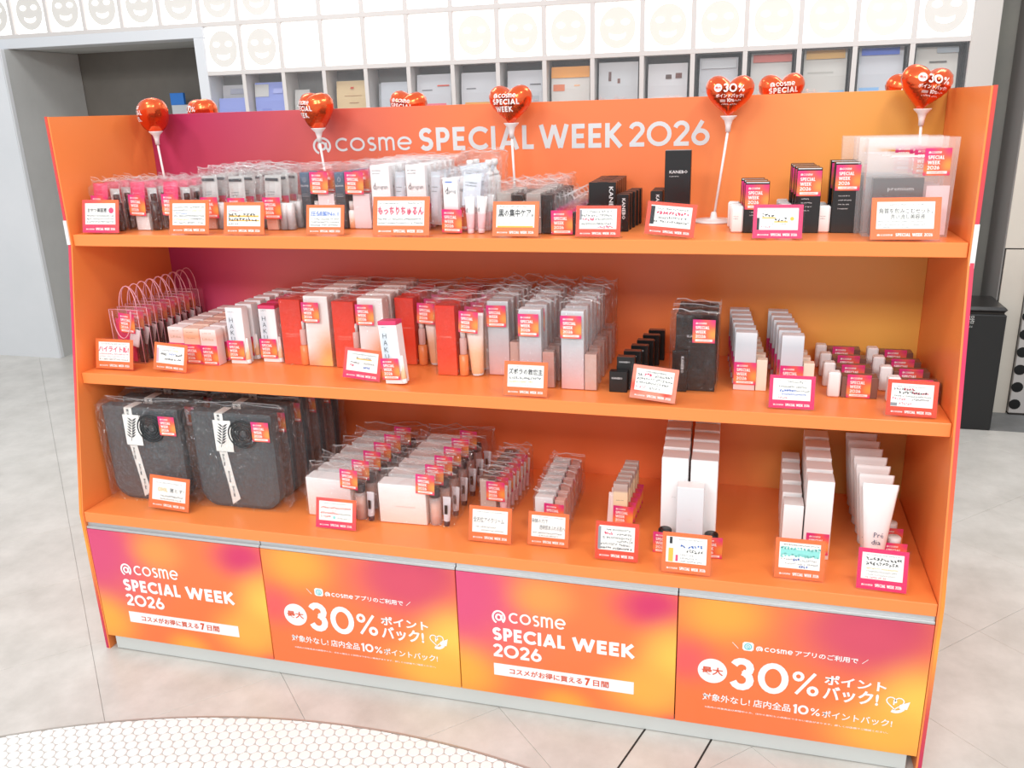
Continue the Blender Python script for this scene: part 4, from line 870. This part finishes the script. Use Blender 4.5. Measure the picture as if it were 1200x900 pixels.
row(DSET, .953, .268, 6, .041, Z1, 'white and pink carton set, right column behind pink-lettered card', 'gift set', 'white and pink carton sets on the top shelf')
row(D3SET, 1.073, .212, 2, .044, Z1, 'set of pink carton and two tubes beside pink-lettered card', 'gift set', 'carton and tube sets on the top shelf', dx=.002)
row(ESET, 1.085, .305, 3, .048, Z1, 'tall set with two white pumps behind the tube sets', 'gift set', 'pump bottle sets on the top shelf')
GSET = ('gift_set', [('clear_bag', bag(.052, .030, .056, .030, 155, .0028)), ('carton', brx, (.010, .003, .001)), ('carton', brx, (-.013, .006, .001)), stk(-.010, .002, -.004)])
row(FSET[:2], 1.186, .222, 6, .046, Z1, 'set of silver and black cartons, left column', 'gift set', 'silver and black carton sets on the top shelf')
row([FSET[2], FSET[0], FSET[1]], 1.258, .218, 6, .046, Z1, 'set of silver and black cartons, right column', 'gift set', 'silver and black carton sets on the top shelf')
row(GSET, 1.322, .210, 6, .046, Z1, 'small bagged dark brown carton pair left of wide black cartons', 'gift set', 'dark brown carton sets on the top shelf')
row(K1, 1.388, .300, 6, .034, Z1, 'wide black carton with sideways white lettering', 'box', 'wide black cartons on the top shelf', rot=.008)
row(K2, 1.440, .270, 5, .036, Z1, 'small black carton right of the wide black cartons', 'box', 'small black cartons on the top shelf', rot=.008, dx=.003)
row(K3, 1.558, .360, 4, .033, Z1, 'tallest black carton on top shelf', 'box', 'tall black cartons on the top shelf', rot=.006, dx=.002)
row(K2, 1.509, .350, 3, .036, Z1, 'small black carton left of the tallest black cartons', 'box', 'small black cartons on the top shelf', rot=.006)
row(KI, 1.724, .262, 4, .045, Z1, 'low dark carton set beside the long balloon stick', 'gift set', 'dark carton sets on the top shelf', dx=-.004)
row(KJ, 1.832, .268, 4, .045, Z1, 'dark carton set of middle height behind magenta card', 'gift set', 'dark carton sets on the top shelf', dx=-.003)
row(KK, 1.908, .272, 2, .060, Z1, 'tallest dark carton set, left of the clear bags', 'gift set', 'dark carton sets on the top shelf', dx=-.004)
for i in range(4):
    spawn(VB, 'large clear bag with black carton at right end, '+ORD[i], 'bag', (2.040-.012*i+(.01 if i == 2 else 0), .222+.048*i, Z1+EPS), (0, 0, JR.uniform(-.03, .03)), 'large clear bags on the top shelf')
# middle shelf
TOTE2 = (TOTE[0], list(TOTE[1])); TOTE2[1][1] = ('handles', tote_h(1))
row([TOTE2]+[TOTE]*8, .090, .190, 9, .035, Z2, 'clear pink-edged mini tote set at left end', 'gift set', 'clear mini totes on the middle shelf', rot=.05, jit=.003)
row(M2, .222, .222, 6, .048, Z2, 'small white-topped pink carton in left column', 'box', 'small pink cartons on the middle shelf')
row(M2b, .277, .214, 6, .048, Z2, 'small peach-topped pink carton in middle column', 'box', 'small pink cartons on the middle shelf')
row(M2, .334, .208, 6, .048, Z2, 'small white-topped pink carton in right column', 'box', 'small pink cartons on the middle shelf')
row(HK, .402, .234, 6, .047, Z2, 'tall white carton with stacked letters beside small pink cartons', 'gift set', 'tall white lettered cartons on the middle shelf', dx=.001)
row(HKP, .484, .264, 4, .047, Z2, 'tall white carton with stacked letters and pink lid', 'gift set', 'tall white lettered cartons on the middle shelf')
row(M4, .602, .246, 5, .056, Z2, 'bagged red and white carton pair in left column', 'gift set', 'red and white carton pairs on the middle shelf', dx=.002)
row(M4[::-1], .758, .240, 5, .056, Z2, 'bagged red and white carton pair in right column', 'gift set', 'red and white carton pairs on the middle shelf', dx=-.000)
spawn(HKP, 'single white carton with stacked letters standing alone at shelf front', 'gift set', (.900, .130, Z2+EPS+.0026), (0, -.07, -.12), 'tall white lettered cartons on the middle shelf')
row(M6, .905, .300, 4, .052, Z2, 'bagged red carton and tube in left column', 'gift set', 'red carton and tube sets on the middle shelf')
row(M6[::-1], 1.042, .226, 6, .050, Z2, 'bagged red carton and tube in right column', 'gift set', 'red carton and tube sets on the middle shelf')
row(M7, 1.150, .250, 5, .053, Z2, 'bagged tall silver-pink carton in left column', 'gift set', 'silver-pink carton sets on the middle shelf')
row(M7[::-1], 1.252, .172, 6, .056, Z2, 'bagged tall silver-pink carton in middle column', 'gift set', 'silver-pink carton sets on the middle shelf', dx=.000)
row(M7[1:]+M7[:1], 1.354, .168, 6, .056, Z2, 'bagged tall silver-pink carton in right column', 'gift set', 'silver-pink carton sets on the middle shelf', dx=.000)
row(M8, 1.450, .170, 6, .052, Z2, 'stepped pair of small black cartons on middle shelf', 'box', 'small black carton pairs on the middle shelf', dx=.009)
row(M9, 1.617, .196, 3, .055, Z2, 'bagged large black carton with small carton in front', 'gift set', 'bagged black cartons on the middle shelf')
row(M10, 1.748, .236, 6, .047, Z2, 'pale grey carton with cream box in left column', 'gift set', 'pale grey carton sets on the middle shelf', dx=-.004)
row(M10, 1.848, .224, 6, .048, Z2, 'pale grey carton with cream box in right column', 'gift set', 'pale grey carton sets on the middle shelf', dx=-.005)
row(M11, 1.968, .222, 4, .078, Z2, 'low brown carton with white box in left column', 'gift set', 'low brown carton sets on the middle shelf', dx=-.004)
row(M11, 2.092, .206, 4, .080, Z2, 'low brown carton with white box in right column', 'gift set', 'low brown carton sets on the middle shelf', dx=-.006)
# bottom shelf
row(BT, .158, .098, 5, .082, Z3, 'folded black tote in clear bag, left column', 'tote bag', 'folded black totes on the bottom shelf', dx=.003, rot=.03)
row(BT[::-1], .434, .104, 5, .080, Z3, 'folded black tote in clear bag, right column', 'tote bag', 'folded black totes on the bottom shelf', dx=.003, rot=.03)
row(B2S, .730, .108, 6, .063, Z3, 'white carton set with bottle and tube in left column', 'gift set', 'white carton and bottle sets on the bottom shelf', dx=.004, rot=.04)
row(B2S[::-1], .935, .114, 6, .063, Z3, 'white carton set with bottle and tube in right column', 'gift set', 'white carton and bottle sets on the bottom shelf', dx=.003, rot=.04)
row(B3S, 1.122, .206, 7, .032, Z3, 'bagged greige carton with silver top on bottom shelf', 'gift set', 'greige carton sets on the bottom shelf', dx=.002)
row(B4S, 1.286, .142, 7, .040, Z3, 'bagged white and dusty pink carton pair on bottom shelf', 'gift set', 'white and dusty pink carton pairs on the bottom shelf', dx=-.001)
row(B5S, 1.452, .205, 6, .028, Z3, 'slim rose and cream carton on bottom shelf', 'gift set', 'slim rose cartons on the bottom shelf', dx=.002)
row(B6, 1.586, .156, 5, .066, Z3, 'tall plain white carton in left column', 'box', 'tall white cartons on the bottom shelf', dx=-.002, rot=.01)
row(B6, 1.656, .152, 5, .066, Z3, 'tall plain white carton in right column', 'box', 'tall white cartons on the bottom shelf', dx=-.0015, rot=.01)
spawn(B6F, 'shorter pale grey carton in front of the tall white cartons', 'box', (1.628, .104, Z3+EPS), (0, 0, .02))
for x, y, l in ((1.570, .100, 'black-lidded jar left of the shorter pale grey carton'), (1.680, .098, 'black-lidded jar right of the shorter pale grey carton'), (1.626, .060, 'black-lidded jar in front of the shorter pale grey carton')):
    spawn(JAR, l, 'jar', (x, y, Z3+EPS), (0, 0, JR.uniform(-.1, .1)), 'black-lidded jars on the bottom shelf')
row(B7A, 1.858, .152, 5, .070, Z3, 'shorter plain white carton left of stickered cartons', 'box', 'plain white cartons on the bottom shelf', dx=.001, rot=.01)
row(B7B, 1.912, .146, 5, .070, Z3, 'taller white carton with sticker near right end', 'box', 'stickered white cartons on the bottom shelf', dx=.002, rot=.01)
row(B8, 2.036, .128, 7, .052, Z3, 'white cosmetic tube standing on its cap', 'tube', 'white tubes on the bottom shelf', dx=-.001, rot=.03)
row(B8J, 2.082, .155, 2, .075, Z3, 'small white-lidded jar beside white tubes', 'jar', 'white-lidded jars on the bottom shelf', dx=.004)
# ================================================================== PRICE CARDS in acrylic holders
CC = {'o': hexc('F4713A'), 'p': hexc('E62C66'), 'r': hexc('E8442F'), 'k': hexc('2C2C30'), 'b': hexc('3F6FC4'), 'm': hexc('E8486E'), 'y': hexc('F2B84A'), 't': hexc('8ED8D0'), 'g': hexc('8E8E92'), 'l': hexc('F0A9B4')}
INKS = {k: mat('pen_'+k, v, .6) for k, v in CC.items()}
pale_frame = blobs('frame_blotchy', hexc('EF8A72'), [(.0, .05, .03, hexc('F3C9BE')), (.03, .02, .02, hexc('E5452F')), (-.04, .03, .03, hexc('E8452F'))], noise=.02, scale=.1)
frames = {'o': mat('card_orange', hexc('F4713A'), .45), 'p': mat('card_magenta', hexc('E32B63'), .45), 'r': mat('card_red', hexc('E9492F'), .45), 'op': blobs('card_pink_orange', hexc('F0524E'), [(-.02, .0, (.12, .045), hexc('E33066')), (.03, .09, .06, hexc('F4713A'))], noise=0, scale=.1), 'x': pale_frame}
NC = [0]
def card(lab, x, y, Z, w, h, fr_, rows, rz=0, ry=0):
    NC[0] += 1; rnd = random.Random(NC[0]*13); lean = math.radians(-13)
    g = thing('price_card', lab, 'sign', (x, y, Z+EPS+(abs(math.sin(ry))*w/2)), (0, ry, rz), 'promotional price cards along the shelves')
    hl = MB(); hl.box(-w/2-.004, w/2+.004, -.0012, -.0004, 0, h+.004); hl.box(-w/2-.004, w/2+.004, .0026, .0034, .0, h+.003)
    a = link('acrylic_holder', hl.mesh('acrylic_holder', ACR), g, (0, 0, .0022), (lean, 0, 0))
    MB().box(-w/2-.003, w/2+.003, .002, .030, 0, .0012).obj('holder_foot', ACR, g)
    cme = MB().box(-w/2, w/2, .0, .0012, .002, h).obj('card', frames[fr_], a)
    px0, px1, pz0, pz1 = -w*.42, w*.41, h*.27, h*.90
    MB().box(px0, px1, -.0002, .0001, pz0, pz1).obj('paper', paper_w, a)
    t = MB(); y_ = -.0003; logo(t, -w*.40, -w*.17, h*.105, h*.040, y_, 0, .2)
    zt = h*.095; hh = h*.075; letters(t, 'SPECIAL', -w*.13, w*.085, zt, hh, .22, .1, y_, 0); letters(t, 'WEEK', w*.11, w*.255, zt, hh, .22, .1, y_, 0); letters(t, '2026', w*.28, w*.40, zt, hh, .2, .08, y_, 0)
    t.obj('footer_lettering', stk_w, a)
    mats = []; q = MB(); W_, H_ = px1-px0, pz1-pz0
    for r in rows:
        m = INKS[r[-1]]
        if m not in mats: mats.append(m)
        mi = mats.index(m)
        if r[0] == 't': text(q, r[1], px0+W_*r[2], px0+W_*r[3], pz0+H_*r[4], pz0+H_*r[5], -.0004, mi, r[6] if len(r) > 7 else .02, 1)
        elif r[0] == 's': scribble(q, rnd, px0+W_*r[1], px0+W_*r[2], pz0+H_*r[3], H_*r[4], -.0004, mi, H_*r[4]*(r[5] if len(r) > 6 else .17))
        elif r[0] == 'd': q.add([(px0+W_*a_, -.00035, pz0+H_*b_) for a_, b_ in ell((r[1]+r[2])/2, (r[3]+r[4])/2, (r[2]-r[1])/2, (r[4]-r[3])/2, 14)], [tuple(range(14))], mi)
        elif r[0] == 'b': q.add([(px0+W_*r[1], -.0003, pz0+H_*r[3]), (px0+W_*r[2], -.0003, pz0+H_*r[3]), (px0+W_*r[2], -.0003, pz0+H_*r[4]), (px0+W_*r[1], -.0003, pz0+H_*r[4])], [(0, 1, 2, 3)], mi)
    if q.v: q.obj('handwriting', mats, a)
def small(c='k', zs=(.36, .22, .08), h=.085, top=True):
    o = [('s', .05, .95, z, h, c) for z in zs]
    return o+([('s', .04, .55, .88, .05, 'g'), ('s', .62, .97, .88, .05, 'g')] if top else [])
card('pink and orange price card with peach drawing, leftmost on top shelf', .093, .156, Z1, .112, .086, 'op', [('t', 'おやつ美容液', .08, .72, .56, .78, 'k'), ('d', .78, .95, .52, .80, 'm'), *small()])
card('orange price card filled with tiny multicoloured handwriting, second on top shelf', .363, .150, Z1, .114, .086, 'o', [('s', .03, .5, .78, .08, 'k'), ('s', .55, .97, .78, .08, 'k'), ('s', .03, .5, .64, .08, 'k'), ('s', .1, .45, .50, .08, 'b'), ('s', .5, .95, .62, .08, 'y'), ('s', .03, .97, .38, .09, 'k'), ('s', .03, .5, .22, .09, 'y'), ('s', .55, .97, .24, .09, 'k'), ('s', .05, .97, .06, .09, 'k')])
card('orange price card with yellow-highlighted black handwriting on top shelf', .519, .150, Z1, .112, .080, 'o', [('b', .05, .95, .44, .52, 'y'), ('b', .05, .97, .24, .30, 'y'), ('s', .04, .5, .70, .10, 'm'), ('s', .05, .90, .44, .20, 'k'), ('s', .05, .92, .23, .18, 'k'), ('s', .05, .35, .06, .09, 'k'), ('s', .1, .5, .88, .06, 'g')])
card('small orange price card reading number one in blue on top shelf', .735, .160, Z1, .100, .072, 'o', [('t', '圧倒的No.1', .05, .93, .56, .84, 'b'), *small('k', (.36, .20, .05), .10, False)])
card('large orange price card with pink outlined lettering on top shelf', .935, .152, Z1, .142, .092, 'o', [('t', 'もっちりちゅるん', .01, .99, .40, .76, .045, 'm'), ('t', 'もっちりちゅるん', .02, .98, .42, .74, -.004, 'l'), ('s', .05, .45, .86, .06, 'k'), ('s', .65, .97, .86, .06, 'k'), ('s', .02, .98, .22, .08, 'k'), ('s', .02, .98, .06, .08, 'k')])
card('orange price card with black lettering before the silver cartons', 1.213, .155, Z1, .108, .080, 'o', [('t', '黒の集中ケア。', .06, .97, .46, .82, 'k'), ('s', .05, .7, .28, .08, 'l'), ('s', .05, .5, .14, .08, 'l'), ('b', .03, .97, .0, .07, 'y'), ('s', .08, .9, .90, .06, 'k')])
card('red and orange price card in front of wide black cartons', 1.402, .158, Z1, .100, .070, 'r', [('s', .2, .9, .80, .11, 'k'), ('s', .05, .9, .60, .12, 'k'), ('s', .08, .40, .40, .15, .28, 'm'), ('s', .42, .9, .42, .11, 'k'), ('s', .05, .9, .20, .12, 'k'), ('s', .5, .9, .04, .12, .28, 'm'), ('b', .0, .06, .45, .95, 'g')])
card('tilted red price card in front of the tallest black cartons', 1.558, .152, Z1, .106, .072, 'r', [('s', .15, .95, .80, .09, 'k'), ('s', .15, .98, .58, .16, .3, 'm'), ('s', .2, .9, .38, .12, 'k'), ('s', .1, .95, .18, .13, 'k'), ('b', .0, .1, .1, .95, 'k')], 0, .085)
card('magenta price card in front of the dark carton sets on top shelf', 1.783, .156, Z1, .100, .072, 'p', [('b', .12, .45, .52, .58, 'y'), ('b', .42, .75, .34, .40, 'y'), ('s', .12, .42, .58, .17, 'k'), ('s', .42, .75, .40, .17, 'k'), ('d', .80, .90, .42, .60, 'y'), ('s', .1, .35, .08, .10, 'm'), ('s', .35, .8, .24, .07, 'g'), ('s', .05, .9, .88, .06, 'g'), ('b', .0, .06, .0, .55, 'k')])
card('large orange price card leaning on clear bags, rightmost on top shelf', 2.030, .150, Z1, .130, .086, 'o', [('t', '角質を包みこむセット、', .04, .97, .56, .76, .0, 'k'), ('t', '洗い流し美容液', .24, .84, .36, .54, .0, 'k'), ('s', .03, .8, .24, .06, 'g'), ('s', .03, .85, .13, .06, 'g'), ('s', .03, .6, .03, .06, 'g'), ('s', .2, .8, .86, .06, 'g')], 0, -.01)
card('orange price card with crossed pink lettering, leftmost on middle shelf', .090, .122, Z2, .118, .082, 'o', [('t', 'ハイライト感!', .0, .98, .48, .80, .03, 'm'), ('s', .03, .97, .34, .08, 'm'), ('s', .03, .97, .20, .09, 'l'), ('s', .03, .97, .06, .08, 'k'), ('s', .1, .9, .87, .08, 'g')])
card('tilted orange price card before the small pink cartons', .262, .124, Z2, .100, .074, 'o', [('s', .2, .5, .70, .10, 'g'), ('s', .5, .8, .70, .10, 'y'), ('s', .15, .35, .46, .12, .3, 'k'), ('s', .45, .7, .48, .12, 'b'), ('s', .7, .97, .46, .12, .3, 'k'), ('s', .3, .9, .20, .11, .28, 'k'), ('s', .2, .9, .88, .06, 'g'), ('b', .0, .08, .05, .85, 'l')], 0, .06)
card('tilted orange price card beside the lone white carton', .808, .136, Z2, .100, .078, 'op', [('s', .15, .95, .82, .08, 'k'), ('b', .3, .8, .60, .66, 'y'), ('s', .3, .8, .64, .12, 'k'), ('s', .12, .4, .36, .12, 'k'), ('s', .12, .3, .22, .12, .3, 'm'), ('s', .55, .95, .36, .12, 'k'), ('s', .55, .8, .16, .12, .3, 'b')], 0, .085)
card('orange price card with bold black katakana before silver-pink cartons', 1.243, .094, Z2, .104, .082, 'o', [('t', 'ズボラの救世主', .03, .97, .56, .84, .02, 'k'), ('s', .05, .97, .36, .12, 'k'), ('s', .05, .7, .20, .10, 'y'), ('s', .1, .9, .06, .07, 'l'), ('s', .05, .8, .90, .05, 'g')])
card('tilted pale red price card in front of the stepped black cartons', 1.535, .100, Z2, .102, .078, 'x', [('s', .25, .8, .84, .08, 'k'), ('s', .05, .2, .66, .13, 'k'), ('s', .22, .45, .66, .15, .32, 'm'), ('s', .5, .97, .66, .12, 'k'), ('s', .03, .97, .48, .12, 'k'), ('s', .03, .9, .30, .12, 'k'), ('s', .03, .3, .10, .12, 'm'), ('s', .4, .7, .10, .10, 'k')], -.03, .09)
card('magenta price card before the pale grey cartons on middle shelf', 1.834, .112, Z2, .094, .074, 'p', [('s', .4, .85, .80, .09, 'k'), ('s', .15, .9, .58, .09, 'k'), ('s', .18, .6, .38, .12, .28, 'b'), ('s', .62, .97, .40, .09, 'k'), ('s', .15, .9, .22, .10, 'b'), ('s', .15, .4, .06, .09, 'm'), ('s', .1, .9, .90, .05, 'g')])
card('red price card before the low brown cartons, rightmost on middle shelf', 2.072, .104, Z2, .098, .077, 'r', [('s', .1, .8, .84, .06, 'g'), ('s', .05, .6, .70, .11, 'k'), ('s', .3, .6, .70, .12, .3, 'm'), ('s', .18, .85, .56, .11, .26, 'k'), ('s', .5, .9, .56, .11, 'm'), ('s', .03, .97, .42, .07, 'k'), ('s', .03, .35, .28, .10, 'm'), ('s', .5, .95, .28, .09, 'k'), ('s', .2, .5, .08, .10, 'm'), ('b', .0, .16, .02, .16, 'g')], 0, .02)
card('orange price card in front of left folded black tote', .246, .050, Z3, .124, .092, 'o', [('t', 'COOL', .16, .46, .42, .62, .03, 'y'), ('t', '落とす!', .52, .95, .42, .62, .01, 'k'), ('s', .25, .95, .18, .09, 'k'), ('s', .25, .9, .04, .08, 'k'), ('s', .1, .9, .80, .07, 'g')], 0, .05)
card('orange price card with small red handwriting before white carton sets', .745, .046, Z3, .112, .080, 'op', [('s', .05, .95, .62, .10, .26, 'r'), ('s', .4, .5, .48, .10, 'r'), ('s', .05, .6, .34, .10, .26, 'r'), ('s', .6, .97, .34, .08, 'k'), ('s', .05, .35, .16, .10, .26, 'r'), ('s', .55, .95, .12, .08, 'g'), ('d', .42, .50, .10, .26, 't'), ('s', .1, .9, .86, .06, 'g')])
card('orange price card about all-round eye cream before greige cartons', 1.152, .060, Z3, .108, .090, 'o', [('t', '全方位アイクリーム', .03, .90, .44, .68, .0, 'k'), ('s', .1, .7, .22, .06, 'k'), ('s', .25, .9, .08, .05, 'k'), ('s', .08, .95, .88, .05, 'g')])
card('orange price card with two handwritten black lines on bottom shelf', 1.296, .070, Z3, .100, .084, 'o', [('t', '発酵の力で', .0, .48, .64, .84, .0, 'k'), ('t', '透明感あふれる肌へ', .24, 1.0, .34, .56, .0, 'k'), ('s', .04, .9, .16, .07, 'k'), ('s', .2, .8, .04, .06, 'k'), ('s', .05, .95, .90, .05, 'g')])
card('worn red price card in front of slim rose cartons', 1.467, .036, Z3, .100, .092, 'r', [('s', .2, .9, .80, .09, 'k'), ('s', .15, .4, .64, .12, .3, 'm'), ('s', .5, .9, .62, .10, 'k'), ('s', .1, .95, .46, .10, 'k'), ('s', .5, .95, .34, .10, 'k'), ('s', .05, .9, .20, .10, 'k'), ('s', .05, .97, .05, .09, .3, 'k'), ('b', -.03, .05, .02, .95, 'g')])
card('orange price card with bottle drawing before the tall white cartons', 1.628, .010, Z3, .108, .094, 'o', [('b', .06, .18, .02, .55, 'y'), ('b', .24, .30, .05, .30, 'm'), ('b', .08, .15, .72, .98, 'k'), ('s', .35, .95, .58, .13, .24, 'b'), ('s', .5, .95, .40, .13, 'k'), ('s', .35, .7, .28, .07, 'g'), ('s', .35, .8, .15, .07, 'g'), ('s', .35, .9, .03, .07, 'g'), ('s', .3, .9, .88, .05, 'g')])
card('orange price card with broad turquoise band of writing', 1.872, .038, Z3, .104, .092, 'o', [('b', .03, .98, .50, .74, 't'), ('s', .03, .98, .70, .14, .4, 't'), ('s', .03, .98, .44, .14, .4, 't'), ('s', .05, .95, .30, .08, 'g'), ('s', .35, .5, .30, .10, .3, 'b'), ('s', .15, .95, .15, .08, 'g'), ('s', .5, .7, .04, .10, .3, 'b'), ('s', .1, .95, .88, .06, 'k')])
card('magenta price card at foot of white tubes, rightmost on bottom shelf', 2.040, .026, Z3, .100, .092, 'p', [('s', .1, .95, .70, .14, 'k'), ('s', .1, .9, .52, .14, 'k'), ('s', .12, .9, .38, .06, 'y'), ('s', .12, .85, .26, .06, 'g'), ('s', .12, .85, .14, .06, 'g'), ('s', .1, .6, .03, .07, 'm'), ('s', .1, .9, .90, .05, 'g')], -.04)
for im in [o for o in bpy.data.objects if o.get('kind') is None and o.parent is None and o.type in ('EMPTY',) and not o.get('label')]: print('unlabelled', im.name)
print('objects', len(bpy.data.objects), 'tris', sum(len(p.vertices)-2 for me in bpy.data.meshes for p in me.polygons))
